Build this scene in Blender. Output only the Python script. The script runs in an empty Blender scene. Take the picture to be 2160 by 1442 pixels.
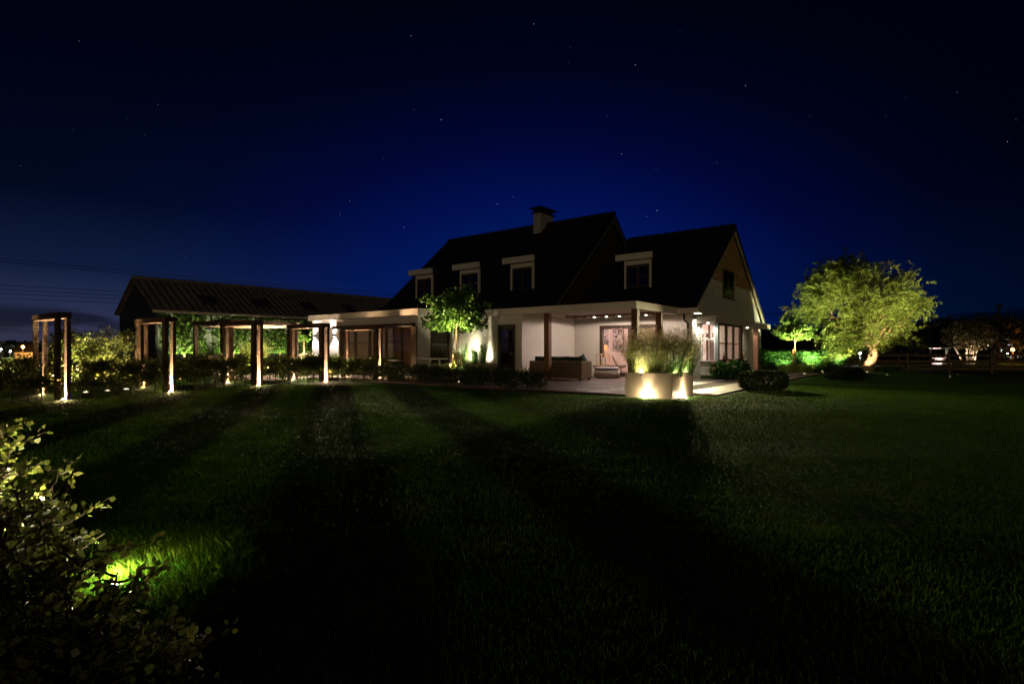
import bpy, math, random
import numpy as np
from mathutils import Vector, Matrix
R = math.radians
SC = bpy.context.scene
COL = SC.collection

# ------------------------------------------------------------------ camera, sky, exposure
cam = bpy.data.cameras.new('camera'); camo = bpy.data.objects.new('camera', cam); COL.objects.link(camo)
camo.location = (0, 0, 1.15); camo.rotation_euler = (R(90), 0, 0)
cam.sensor_width = 36; cam.lens = 36 * 1156 / 2160; cam.shift_y = 18 / 2160
cam.clip_end = 3000; cam.clip_start = 0.05
SC.camera = camo
SC.view_settings.view_transform = 'Standard'; SC.view_settings.look = 'None'
SC.view_settings.exposure = 0; SC.view_settings.gamma = 1
SC.cycles.use_denoising = True
SC.cycles.max_bounces = 8; SC.cycles.transparent_max_bounces = 16
SC.cycles.sample_clamp_indirect = 3.0
SC.cycles.caustics_reflective = False; SC.cycles.caustics_refractive = False

def lin(r, g, b, k=1.0):
    f = lambda c: (c / 12.92 if c <= .04045 else ((c + .055) / 1.055) ** 2.4) * k
    return (f(r / 255), f(g / 255), f(b / 255), 1)

W = bpy.data.worlds.new('World'); SC.world = W; W.use_nodes = True
nt = W.node_tree; N = nt.nodes; L = nt.links
for n in list(N): N.remove(n)
def wn(t, **k):
    n = N.new(t)
    for a, b in k.items(): setattr(n, a, b)
    return n
def wmath(op, a, b=None, c=None, clamp=False):
    n = wn('ShaderNodeMath', operation=op, use_clamp=clamp)
    for i, v in enumerate((a, b, c)):
        if v is None: continue
        if isinstance(v, (int, float)): n.inputs[i].default_value = v
        else: L.new(v, n.inputs[i])
    return n.outputs[0]
tc = wn('ShaderNodeTexCoord'); sp = wn('ShaderNodeSeparateXYZ'); L.new(tc.outputs['Generated'], sp.inputs[0])
X, Y, Z = sp.outputs
hl = wmath('SQRT', wmath('ADD', wmath('MULTIPLY', X, X), wmath('MULTIPLY', Y, Y)))
yy = wmath('MAXIMUM', Y, .04)
tx = wmath('DIVIDE', wmath('SUBTRACT', wmath('DIVIDE', X, yy), .06), 1.9)
tz = wmath('SUBTRACT', wmath('DIVIDE', Z, yy), .1)
ramp = wn('ShaderNodeValToRGB')
L.new(wmath('SQRT', wmath('ADD', wmath('MULTIPLY', tx, tx), wmath('MULTIPLY', tz, tz))), ramp.inputs[0])
stops = [(0, (1, 30, 88)), (.09, (1, 24, 86)), (.17, (1, 15, 77)), (.28, (1, 6, 50)), (.4, (0, 4, 28)), (.54, (0, 2, 16)), (.8, (0, 0, 10))]
el = ramp.color_ramp.elements
while len(el) < len(stops): el.new(.5)
for e, (p, c) in zip(el, stops): e.position = p; e.color = lin(*c)
mul = wn('ShaderNodeVectorMath', operation='SCALE'); L.new(ramp.outputs[0], mul.inputs[0]); mul.inputs[3].default_value = 1.0
# dusk left over low in the west, with a bank of low cloud across it
west = wn('ShaderNodeMapRange', interpolation_type='SMOOTHSTEP'); L.new(wmath('DIVIDE', X, wmath('MAXIMUM', hl, .001)), west.inputs[0])
west.inputs[1].default_value = -.1; west.inputs[2].default_value = -.68; west.inputs[3].default_value = 0; west.inputs[4].default_value = 1
dr = wn('ShaderNodeValToRGB'); L.new(wmath('MAXIMUM', Z, 0), dr.inputs[0])
ds = [(0, (46, 43, 60)), (.03, (50, 47, 64)), (.07, (35, 41, 66)), (.12, (16, 23, 48)), (.22, (2, 7, 22)), (.4, (0, 1, 8)), (.6, (0, 0, 0))]
el = dr.color_ramp.elements
while len(el) < len(ds): el.new(.5)
for e, (p, c) in zip(el, ds): e.position = p; e.color = lin(*c)
mp = wn('ShaderNodeMapping'); L.new(tc.outputs['Generated'], mp.inputs[0]); mp.inputs['Scale'].default_value = (3.0, 3.0, 26)
no = wn('ShaderNodeTexNoise'); L.new(mp.outputs[0], no.inputs[0]); no.inputs['Scale'].default_value = 1.6; no.inputs['Detail'].default_value = 5
cm = wn('ShaderNodeMapRange', interpolation_type='SMOOTHSTEP'); L.new(no.outputs[0], cm.inputs[0])
cm.inputs[1].default_value = .45; cm.inputs[2].default_value = .6
lowm = wn('ShaderNodeMapRange', interpolation_type='SMOOTHSTEP'); L.new(Z, lowm.inputs[0])
lowm.inputs[1].default_value = .07; lowm.inputs[2].default_value = .05
cl = wmath('SUBTRACT', 1.0, wmath('MULTIPLY', wmath('MULTIPLY', cm.outputs[0], lowm.outputs[0]), .62))
hb = wn('ShaderNodeMapRange', interpolation_type='SMOOTHSTEP'); L.new(wmath('ABSOLUTE', Z), hb.inputs[0]); hb.inputs[1].default_value = .26; hb.inputs[2].default_value = 0
hc = wn('ShaderNodeVectorMath', operation='SCALE'); hc.inputs[0].default_value = lin(0, 14, 32)[:3]; L.new(wmath('MULTIPLY', hb.outputs[0], wmath('MAXIMUM', wmath('DIVIDE', Y, wmath('MAXIMUM', hl, .001)), 0)), hc.inputs[3])
dsc = wn('ShaderNodeVectorMath', operation='SCALE'); L.new(dr.outputs[0], dsc.inputs[0]); L.new(west.outputs[0], dsc.inputs[3])
add = wn('ShaderNodeVectorMath', operation='ADD'); ad0 = wn('ShaderNodeVectorMath', operation='ADD'); L.new(mul.outputs[0], ad0.inputs[0]); L.new(hc.outputs[0], ad0.inputs[1]); L.new(ad0.outputs[0], add.inputs[0]); L.new(dsc.outputs[0], add.inputs[1])
fin = wn('ShaderNodeVectorMath', operation='SCALE'); L.new(add.outputs[0], fin.inputs[0]); L.new(cl, fin.inputs[3])
bg = wn('ShaderNodeBackground'); L.new(fin.outputs[0], bg.inputs[0]); bg.inputs[1].default_value = 1.0
ow = wn('ShaderNodeOutputWorld'); L.new(bg.outputs[0], ow.inputs[0])

sun = bpy.data.lights.new('added_fill_sun', 'SUN'); sun.energy = .2; sun.color = (1, .77, .42); sun.angle = R(1.0)  # added weak warm fill from behind the camera, no real moon
so_ = bpy.data.objects.new('added_fill_sun', sun); COL.objects.link(so_)
so_.rotation_euler = Vector((.12, 1, -.1)).to_track_quat('-Z', 'Y').to_euler()

# ------------------------------------------------------------------ helpers
def tag(o, label=None, cat=None, group=None, kind=None):
    if label: o['label'] = label
    if cat: o['category'] = cat
    if group: o['group'] = group
    if kind: o['kind'] = kind
    return o
def thing(name, label, cat, loc=(0, 0, 0), rz=0, group=None):
    o = bpy.data.objects.new(name, None); COL.objects.link(o); o.empty_display_size = .2
    o.location = loc; o.rotation_euler = (0, 0, rz)
    return tag(o, label, cat, group)

class MB:
    def __init__(s): s.v = []; s.f = []
    def box(s, x0, x1, y0, y1, z0, z1):
        b = len(s.v); x0, x1 = sorted((x0, x1)); y0, y1 = sorted((y0, y1)); z0, z1 = sorted((z0, z1))
        s.v += [(x0, y0, z0), (x1, y0, z0), (x1, y1, z0), (x0, y1, z0), (x0, y0, z1), (x1, y0, z1), (x1, y1, z1), (x0, y1, z1)]
        s.f += [tuple(b + i for i in q) for q in ((0, 3, 2, 1), (4, 5, 6, 7), (0, 1, 5, 4), (1, 2, 6, 5), (2, 3, 7, 6), (3, 0, 4, 7))]
        return s
    def prism(s, pts, off):           # closed polygon pts (3d), extruded by vector off
        b = len(s.v); n = len(pts); off = Vector(off)
        s.v += [tuple(p) for p in pts] + [tuple(Vector(p) + off) for p in pts]
        s.f += [tuple(b + i for i in range(n))[::-1], tuple(b + n + i for i in range(n))]
        s.f += [(b + i, b + (i + 1) % n, b + n + (i + 1) % n, b + n + i) for i in range(n)]
        return s
    def tube(s, pts, rad, seg=8, cap=True):
        pts = [Vector(p) for p in pts]
        if isinstance(rad, (int, float)): rad = [rad] * len(pts)
        b0 = len(s.v)
        for i, p in enumerate(pts):
            d = (pts[min(i + 1, len(pts) - 1)] - pts[max(i - 1, 0)]).normalized()
            a = d.cross(Vector((0, 0, 1)))
            a = a.normalized() if a.length > .05 else Vector((1, 0, 0))
            c = d.cross(a).normalized()
            for k in range(seg):
                t = 2 * math.pi * k / seg
                s.v.append(tuple(p + (a * math.cos(t) + c * math.sin(t)) * rad[i]))
        for i in range(len(pts) - 1):
            for k in range(seg):
                q = b0 + i * seg
                s.f.append((q + k, q + (k + 1) % seg, q + seg + (k + 1) % seg, q + seg + k))
        if cap:
            s.f.append(tuple(b0 + k for k in range(seg))[::-1])
            s.f.append(tuple(b0 + (len(pts) - 1) * seg + k for k in range(seg)))
        return s
    def lathe(s, prof, cx=0, cy=0, seg=20):   # prof [(r,z)...]
        b = len(s.v)
        for r, z in prof:
            for k in range(seg):
                t = 2 * math.pi * k / seg
                s.v.append((cx + r * math.cos(t), cy + r * math.sin(t), z))
        for i in range(len(prof) - 1):
            for k in range(seg):
                q = b + i * seg
                s.f.append((q + k, q + (k + 1) % seg, q + seg + (k + 1) % seg, q + seg + k))
        s.f.append(tuple(b + k for k in range(seg))[::-1]); s.f.append(tuple(b + (len(prof) - 1) * seg + k for k in range(seg)))
        return s
    def pillow(s, cx, cy, cz, sx, sy, sz, rot=None, n=8):   # puffy cushion
        b = len(s.v); M = rot or Matrix.Identity(3)
        for side in (1, -1):
            for i in range(n + 1):
                for j in range(n + 1):
                    p = i / n * 2 - 1; q = j / n * 2 - 1
                    h = (max(0, (1 - p ** 4) * (1 - q ** 4))) ** .5
                    v = M @ Vector((p * sx / 2 * (.94 + .06 * abs(q)), q * sy / 2 * (.94 + .06 * abs(p)), side * h * sz / 2))
                    s.v.append((cx + v.x, cy + v.y, cz + v.z))
        m = (n + 1) ** 2
        for i in range(n):
            for j in range(n):
                a = b + i * (n + 1) + j
                s.f.append((a, a + n + 1, a + n + 2, a + 1)); a += m; s.f.append((a, a + 1, a + n + 2, a + n + 1))
        return s
    def build(s, name, mat, parent=None, loc=(0, 0, 0), rz=0, smooth=False, bevel=0):
        me = bpy.data.meshes.new(name); me.from_pydata([tuple(v) for v in s.v], [], s.f); me.update()
        if smooth:
            me.polygons.foreach_set('use_smooth', [True] * len(me.polygons))
        o = bpy.data.objects.new(name, me); COL.objects.link(o)
        if mat: me.materials.append(mat)
        if parent: o.parent = parent
        o.location = loc; o.rotation_euler = (0, 0, rz)
        if bevel:
            m = o.modifiers.new('bevel', 'BEVEL'); m.width = bevel; m.segments = 2; m.limit_method = 'ANGLE'
        return o
def quads_mesh(name, V, nper, mat, parent=None, loc=(0, 0, 0), smooth=False):
    """V: (n,nper,3) one polygon each"""
    n = len(V); me = bpy.data.meshes.new(name)
    me.vertices.add(n * nper); me.vertices.foreach_set('co', np.ascontiguousarray(V, dtype=np.float32).ravel())
    me.loops.add(n * nper); me.loops.foreach_set('vertex_index', np.arange(n * nper, dtype=np.int32))
    me.polygons.add(n); me.polygons.foreach_set('loop_start', np.arange(0, n * nper, nper, dtype=np.int32))
    me.update(calc_edges=True); me.validate()
    if mat: me.materials.append(mat)
    o = bpy.data.objects.new(name, me); COL.objects.link(o); o.location = loc
    if parent: o.parent = parent
    return o
def norm(a): return a / np.maximum(np.linalg.norm(a, axis=-1, keepdims=True), 1e-6)
def leaf_polys(C, rng, L_, W_, D=None, spread=1.0, fold=.25):
    """six-point pointed leaves at centres C, pointing along D (if given) with random spread"""
    n = len(C); d = rng.normal(size=(n, 3))
    if D is not None: d = D + d * spread
    d = norm(d); r = norm(np.cross(d, rng.normal(size=(n, 3)))); nn = np.cross(d, r)
    l = (L_ * rng.uniform(.65, 1.25, n))[:, None]; w = (W_ * rng.uniform(.7, 1.2, n))[:, None]
    up = nn * w * fold
    P = [C - d * l * .5, C - d * l * .12 + r * w * .5 + up, C + d * l * .22 + r * w * .38 + up * .8, C + d * l * .5, C + d * l * .22 - r * w * .38 + up * .8, C - d * l * .12 - r * w * .5 + up]
    return np.stack(P, 1)

# house frame: a runs along the facade to the right and nearer, s runs into the depth
U = (.794, -.608); V_ = (.608, .794); RA = math.atan2(U[1], U[0]); OX, OY = 4.34, 19.3
def Hh(a, s, z=0): return (OX + U[0] * a + V_[0] * s, OY + U[1] * a + V_[1] * s, z)
def sm(t): t = min(1, max(0, t)); return t * t * (3 - 2 * t)
def gz(x, y):                       # lie of the land
    z = -.04 - .17 * sm((20 - y) / 6) * max(sm((3 - x) / 6), sm((12 - y) / 6))
    q = (x - 17.6) * .737 + (y - 28.6) * .677
    z -= .36 * sm((q - 3.6) / 2.4)
    z -= .30 * sm((-x - 15 - .1 * y) / 8)
    return z

def gh(x, y):                       # ... with the paved slabs on it
    dx, dy = x - OX, y - OY; a = dx * U[0] + dy * U[1]; s = dx * V_[0] + dy * V_[1]
    if (-8.4 < a < 2.2 and -4.75 < s < 4) or (2.2 <= a < 3.9 and s > -3.4) or (-12.6 < a < -8.4 and -3.7 < s < -2.3) or (-20 < a < -12.6 and -7 < s < -2.3): return 0.0
    return gz(x, y)

# ------------------------------------------------------------------ materials
MATS = {}
def mat(name, col, rough=.6, metal=0, spec=.3, bump=None, var=None, emit=None, trans=None):
    """bump=(kind,scale,strength); var=(scale,amount) value variation of the surface itself"""
    m = bpy.data.materials.new(name); m.use_nodes = True; MATS[name] = m
    t = m.node_tree; b = t.nodes['Principled BSDF']; out = t.nodes['Material Output']
    b.inputs['Base Color'].default_value = (*col, 1); b.inputs['Roughness'].default_value = rough
    b.inputs['Metallic'].default_value = metal; b.inputs['Specular IOR Level'].default_value = spec
    co = t.nodes.new('ShaderNodeTexCoord')
    if var:
        no = t.nodes.new('ShaderNodeTexNoise'); no.inputs['Scale'].default_value = var[0]; no.inputs['Detail'].default_value = 6
        mp_ = t.nodes.new('ShaderNodeMapping'); t.links.new(co.outputs['Object'], mp_.inputs[0]); t.links.new(mp_.outputs[0], no.inputs[0])
        if len(var) > 2: mp_.inputs['Scale'].default_value = var[2]
        mr_ = t.nodes.new('ShaderNodeMapRange'); t.links.new(no.outputs[0], mr_.inputs[0])
        mr_.inputs[1].default_value = .3; mr_.inputs[2].default_value = .7; mr_.inputs[3].default_value = 1 - var[1]; mr_.inputs[4].default_value = 1 + var[1]
        sc_ = t.nodes.new('ShaderNodeVectorMath'); sc_.operation = 'SCALE'; sc_.inputs[0].default_value = col
        t.links.new(mr_.outputs[0], sc_.inputs[3]); t.links.new(sc_.outputs[0], b.inputs['Base Color'])
    if bump:
        kind, s_, st = bump[:3]
        if kind == 'noise':
            x = t.nodes.new('ShaderNodeTexNoise'); x.inputs['Scale'].default_value = s_; x.inputs['Detail'].default_value = 8
        elif kind[:4] == 'wave':
            x = t.nodes.new('ShaderNodeTexWave'); x.inputs['Scale'].default_value = s_; x.bands_direction = kind[4]
            x.inputs['Distortion'].default_value = bump[3] if len(bump) > 3 else 0
        elif kind == 'brick':
            x = t.nodes.new('ShaderNodeTexBrick'); x.inputs['Scale'].default_value = s_
        mp2 = t.nodes.new('ShaderNodeMapping'); t.links.new(co.outputs['Object'], mp2.inputs[0]); t.links.new(mp2.outputs[0], x.inputs['Vector'])
        bp = t.nodes.new('ShaderNodeBump'); bp.inputs['Strength'].default_value = st; bp.inputs['Distance'].default_value = .02
        t.links.new(x.outputs[1 if kind[:4] == 'wave' else 0], bp.inputs['Height']); t.links.new(bp.outputs[0], b.inputs['Normal'])
    if emit:
        b.inputs['Emission Color'].default_value = (*emit[0], 1); b.inputs['Emission Strength'].default_value = emit[1]
    return m
def leafmat(name, col, trans=.45, rough=.45, var=.35, hue=.03):
    m = bpy.data.materials.new(name); m.use_nodes = True; t = m.node_tree
    b = t.nodes['Principled BSDF']; out = t.nodes['Material Output']
    g = t.nodes.new('ShaderNodeNewGeometry')
    hs = t.nodes.new('ShaderNodeHueSaturation'); hs.inputs['Color'].default_value = (*col, 1)
    mr_ = t.nodes.new('ShaderNodeMapRange'); t.links.new(g.outputs['Random Per Island'], mr_.inputs[0]); mr_.inputs[3].default_value = 1 - var; mr_.inputs[4].default_value = 1 + var
    wn_ = t.nodes.new('ShaderNodeTexWhiteNoise'); wn_.noise_dimensions = '1D'; t.links.new(g.outputs['Random Per Island'], wn_.inputs['W'])
    mh = t.nodes.new('ShaderNodeMapRange'); t.links.new(wn_.outputs[0], mh.inputs[0]); mh.inputs[3].default_value = .5 - hue; mh.inputs[4].default_value = .5 + hue
    t.links.new(mr_.outputs[0], hs.inputs['Value']); t.links.new(mh.outputs[0], hs.inputs['Hue'])
    t.links.new(hs.outputs[0], b.inputs['Base Color']); b.inputs['Roughness'].default_value = rough; b.inputs['Specular IOR Level'].default_value = .35
    tr = t.nodes.new('ShaderNodeBsdfTranslucent'); t.links.new(hs.outputs[0], tr.inputs[0])
    mx = t.nodes.new('ShaderNodeMixShader'); mx.inputs[0].default_value = trans
    t.links.new(b.outputs[0], mx.inputs[1]); t.links.new(tr.outputs[0], mx.inputs[2]); t.links.new(mx.outputs[0], out.inputs[0])
    return m
def glassmat(name, tint=(1, 1, 1), refl=1.0):
    m = bpy.data.materials.new(name); m.use_nodes = True; t = m.node_tree
    for n in list(t.nodes):
        if n.type == 'BSDF_PRINCIPLED': t.nodes.remove(n)
    out = t.nodes['Material Output']; lw = t.nodes.new('ShaderNodeLayerWeight'); lw.inputs[0].default_value = .5; pw = t.nodes.new('ShaderNodeMath'); pw.operation = 'POWER'; pw.inputs[1].default_value = 4; t.links.new(lw.outputs['Facing'], pw.inputs[0]); fr = t.nodes.new('ShaderNodeMath'); fr.operation = 'MULTIPLY_ADD'; fr.inputs[1].default_value = .85; fr.inputs[2].default_value = .06; t.links.new(pw.outputs[0], fr.inputs[0])
    tr = t.nodes.new('ShaderNodeBsdfTransparent'); tr.inputs[0].default_value = (*tint, 1)
    gl = t.nodes.new('ShaderNodeBsdfGlossy'); gl.inputs['Roughness'].default_value = .02; gl.inputs[0].default_value = (refl, refl, refl, 1)
    mx = t.nodes.new('ShaderNodeMixShader'); t.links.new(fr.outputs[0], mx.inputs[0]); t.links.new(tr.outputs[0], mx.inputs[1]); t.links.new(gl.outputs[0], mx.inputs[2]); t.links.new(mx.outputs[0], out.inputs[0])
    return m
STUCCO = mat('white_stucco', (.66, .63, .57), .85, bump=('noise', 60, .25), var=(1.2, .06))
TRIM = mat('cream_trim', (.62, .59, .52), .55, var=(3, .04))
DORM = mat('dormer_trim', (.6, .57, .5), .55)
TILE = mat('dark_roof_tiles', (.014, .012, .012), .6, bump=('waveX', 2.6, .9))
RIDGE = mat('ridge_tiles', (.013, .012, .012), .7)
DKCLAD = mat('black_gable_boards', (.03, .028, .032), .7, bump=('waveZ', 2.5, .5))
ZINC = mat('dark_zinc', (.05, .05, .06), .5, .4)
DWOOD = mat('dark_stained_frame', (.055, .036, .022), .5, bump=('noise', 40, .15), var=(12, .25, (1, 1, .1)))
POST = mat('brown_oak_post', (.16, .075, .035), .6, bump=('noise', 30, .3), var=(14, .35, (1, 1, .08)))
SAWN = mat('rough_sawn_timber', (.082, .05, .034), .8, bump=('waveZ', 7, .9, .5), var=(9, .45, (1, 1, .25)))
CLAD = mat('timber_cladding', (.42, .26, .12), .65, bump=('waveZ', 2.4, .9, .3), var=(6, .3, (.2, .2, 5)))
BRICK = mat('brown_brick', (.2, .1, .06), .85, bump=('brick', 4.5, .8), var=(8, .3))
PLINTH = mat('grey_plinth', (.10, .09, .08), .85, bump=('noise', 20, .3))
GLASS = glassmat('window_glass'); DGLASS = glassmat('dark_window_glass', (.25, .27, .3), 1.0)
DARKIN = mat('dark_room', (.02, .02, .022), .8)
INWALL = mat('pink_white_plaster', (.62, .50, .47), .85, var=(2, .05))
INFLOOR = mat('light_floor', (.42, .36, .32), .4, var=(3, .1))
STONE = mat('terrace_tiles', (.145, .1, .09), .55, bump=('noise', 14, .15), var=(2.5, .22))
METAL = mat('dark_metal', (.03, .03, .03), .4, .6)
STEEL = mat('brushed_steel', (.5, .5, .5), .35, .9)
LENS = mat('lit_lens', (.9, .8, .6), .3, emit=((1, .72, .45), 60))
LENSW = mat('lit_white_lens', (.9, .9, .9), .3, emit=((1, .93, .85), 25))
PLANTER = mat('beige_planter_steel', (.48, .40, .30), .55, bump=('noise', 8, .06), var=(2, .06))
SOIL = mat('dark_soil', (.035, .022, .014), .95, bump=('noise', 25, .8), var=(20, .4))
WICKER = mat('brown_wicker', (.17, .115, .065), .55, bump=('waveX', 9, 1.0), var=(30, .35, (1, 1, .4)))
CUSH = mat('charcoal_cushion', (.045, .045, .045), .9, bump=('noise', 90, .2))
TEAL = mat('teal_cushion', (.12, .2, .2), .9, bump=('noise', 60, .2))
GREYC = mat('pale_grey_cushion', (.34, .33, .35), .9, bump=('noise', 60, .2))
PALEW = mat('pale_wood', (.52, .36, .2), .6, var=(10, .2))
COPPER = mat('copper', (.75, .3, .14), .3, .8)
CANVAS = mat('cream_sailcloth', (.66, .53, .4), .9)
BARNW = mat('grey_barn_cladding', (.11, .12, .12), .5, bump=('waveX', 1.3, 1.0))
BARNR = mat('brown_corrugated_roof', (.17, .155, .145), .6, bump=('noise', 8, .2), var=(2, .3))
BARNG = mat('dark_barn_gable', (.02, .024, .03), .7)
GUTTER = mat('pale_gutter', (.75, .66, .58), .5)
FENCEW = mat('weathered_brown_rail', (.13, .085, .055), .85, bump=('noise', 20, .4), var=(5, .3))
BARK = mat('grey_brown_bark', (.22, .15, .09), .9, bump=('noise', 22, .9), var=(10, .35, (1, 1, .3)))
PBARK = mat('pale_bark', (.42, .36, .28), .85, bump=('noise', 25, .4))
TWIG = mat('dark_twig', (.05, .035, .022), .9)
STAKE = mat('red_brown_stake', (.26, .1, .05), .7, bump=('noise', 40, .3))
WHITE = mat('white_paint', (.75, .74, .72), .5)
BLACKM = mat('black_silhouette_bark', (.012, .011, .01), .95)
LF_BEECH = leafmat('beech_leaf', (.085, .105, .025), .42)
LF_DARK = leafmat('dark_box_leaf', (.024, .042, .011), .25)
LF_TREE = leafmat('maple_leaf', (.085, .165, .028), .45)
LF_WILL = leafmat('willow_leaf', (.085, .115, .016), .45, var=.5)
LF_LAUR = leafmat('laurel_leaf', (.05, .14, .025), .3, rough=.3)
LF_GRASS = leafmat('ornamental_grass', (.26, .30, .075), .4, var=.5, hue=.04)
LF_GREEN = leafmat('green_strap_leaf', (.06, .12, .022), .4)
LF_SEED = leafmat('seed_head', (.5, .39, .2), .35, var=.35)
LF_FAR = leafmat('far_foliage', (.02, .026, .012), .2)
LF_FG = leafmat('hornbeam_leaf', (.10, .12, .025), .45, rough=.35)
LF_LAWN = leafmat('lawn_blade', (.065, .115, .018), .3, rough=.7, var=.4)
next(n for n in LF_LAWN.node_tree.nodes if n.type == 'BSDF_PRINCIPLED').inputs['Specular IOR Level'].default_value = 0

# ------------------------------------------------------------------ lights
KL = 9.0        # long exposure: every lamp is this much brighter on the picture
def spot(parent, loc, dirv, watts, col=(1, .68, .4), ang=60, blend=.6, rad=.03):
    l = bpy.data.lights.new('spot_light', 'SPOT'); l.energy = watts * KL; l.color = col; l.spot_size = R(ang); l.spot_blend = blend; l.shadow_soft_size = rad
    o = bpy.data.objects.new('spot_light', l); COL.objects.link(o); o.location = loc
    o.rotation_euler = Vector(dirv).to_track_quat('-Z', 'Y').to_euler()
    if parent: o.parent = parent
    return o
def point(parent, loc, watts, col=(1, .75, .5), rad=.06):
    l = bpy.data.lights.new('point_light', 'POINT'); l.energy = watts * KL; l.color = col; l.shadow_soft_size = rad
    o = bpy.data.objects.new('point_light', l); COL.objects.link(o); o.location = loc
    if parent: o.parent = parent
    return o
WARM = (1, .62, .34); GOLD = (1, .80, .38); SOFT = (1, .78, .66)
_gl = {}
def ground_spot(x, y, dirv, watts, label, col=WARM, ang=60, blend=.6, group='ground spotlights in the garden', z=None, r=.055, rad=.03, spill=0):
    z = gh(x, y) if z is None else z
    t = thing('ground_spotlight', label, 'spotlight', (x, y, z), 0, group)
    MB().lathe([(r * 1.3, -.02), (r * 1.3, .018), (r * 1.05, .024), (r * 1.05, .012)], seg=16).build('housing', STEEL, t)
    MB().lathe([(r, .006), (r, .015), (r * .6, .019)], seg=16).build('lens', LENS, t)
    spot(t, (0, 0, .05), dirv, watts, col, ang, blend, rad)
    if spill: point(t, (0, 0, .06), spill, col, .03)      # added point light, spreads light low over the grass
    return t

# ------------------------------------------------------------------ ground and lawn
def axis(segs):
    a = [segs[0][0]]
    for lo, hi, st in segs:
        n = max(1, round((hi - lo) / st)); a += [lo + (hi - lo) * (i + 1) / n for i in range(n)]
    return a
xs = axis([(-1500, -200, 260), (-200, -40, 20), (-40, 45, .6), (45, 200, 20), (200, 1500, 260)])
ys = axis([(-40, 0, 10), (0, 45, .6), (45, 200, 20), (200, 1800, 320)])
gb = MB(); gb.v = [(x, y, gz(x, y)) for y in ys for x in xs]; nx = len(xs)
gb.f = [(j * nx + i, j * nx + i + 1, (j + 1) * nx + i + 1, (j + 1) * nx + i) for j in range(len(ys) - 1) for i in range(nx - 1)]
GR = bpy.data.materials.new('lawn_turf'); GR.use_nodes = True
t = GR.node_tree; b = t.nodes['Principled BSDF']; b.inputs['Roughness'].default_value = .9; b.inputs['Specular IOR Level'].default_value = .05
g = t.nodes.new('ShaderNodeNewGeometry')
def tn(ty, **k):
    n = t.nodes.new(ty)
    for a_, b_ in k.items(): setattr(n, a_, b_)
    return n
dt = tn('ShaderNodeVectorMath', operation='DOT_PRODUCT'); t.links.new(g.outputs['Position'], dt.inputs[0]); dt.inputs[1].default_value = (.95, .31, 0)  # lawn shadow streaks, painted into the turf colour as dark bands
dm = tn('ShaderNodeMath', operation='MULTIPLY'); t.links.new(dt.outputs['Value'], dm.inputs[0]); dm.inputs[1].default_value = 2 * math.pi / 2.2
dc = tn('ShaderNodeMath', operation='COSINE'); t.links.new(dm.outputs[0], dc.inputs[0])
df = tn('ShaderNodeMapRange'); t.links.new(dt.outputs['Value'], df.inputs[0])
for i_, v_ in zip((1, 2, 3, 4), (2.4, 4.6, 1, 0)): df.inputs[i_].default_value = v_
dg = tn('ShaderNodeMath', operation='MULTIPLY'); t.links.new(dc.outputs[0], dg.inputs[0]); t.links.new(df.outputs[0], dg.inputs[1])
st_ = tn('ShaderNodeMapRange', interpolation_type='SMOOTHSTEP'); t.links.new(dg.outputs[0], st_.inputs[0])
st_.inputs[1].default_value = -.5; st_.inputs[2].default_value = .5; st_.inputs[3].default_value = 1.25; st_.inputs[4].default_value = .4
n1 = tn('ShaderNodeTexNoise'); t.links.new(g.outputs['Position'], n1.inputs[0]); n1.inputs['Scale'].default_value = 1.4; n1.inputs['Detail'].default_value = 5
n2 = tn('ShaderNodeTexNoise'); t.links.new(g.outputs['Position'], n2.inputs[0]); n2.inputs['Scale'].default_value = 30; n2.inputs['Detail'].default_value = 4
r1 = tn('ShaderNodeValToRGB'); t.links.new(n1.outputs[0], r1.inputs[0])
r1.color_ramp.elements[0].position = .3; r1.color_ramp.elements[0].color = (.025, .09, .006, 1); r1.color_ramp.elements[1].position = .7; r1.color_ramp.elements[1].color = (.06, .125, .01, 1)
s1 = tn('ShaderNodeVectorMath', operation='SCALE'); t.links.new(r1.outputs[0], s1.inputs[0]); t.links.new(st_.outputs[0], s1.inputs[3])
m2 = tn('ShaderNodeMapRange'); t.links.new(n2.outputs[0], m2.inputs[0]); m2.inputs[1].default_value = .3; m2.inputs[2].default_value = .7; m2.inputs[3].default_value = .5; m2.inputs[4].default_value = 1.4
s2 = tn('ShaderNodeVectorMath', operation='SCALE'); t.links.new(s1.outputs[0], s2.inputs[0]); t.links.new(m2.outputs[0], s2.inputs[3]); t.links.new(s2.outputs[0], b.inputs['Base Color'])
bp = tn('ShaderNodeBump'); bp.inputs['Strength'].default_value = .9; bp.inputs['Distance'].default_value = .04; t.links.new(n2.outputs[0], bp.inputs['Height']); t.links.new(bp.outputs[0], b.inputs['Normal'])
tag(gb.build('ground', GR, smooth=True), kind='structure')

rng = np.random.default_rng(5)
gzv = np.vectorize(gz)
def inhouse(x, y):   # terrace / bed test in house frame
    dx, dy = x - OX, y - OY
    a = dx * U[0] + dy * U[1]; s = dx * V_[0] + dy * V_[1]
    return a, s
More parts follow.
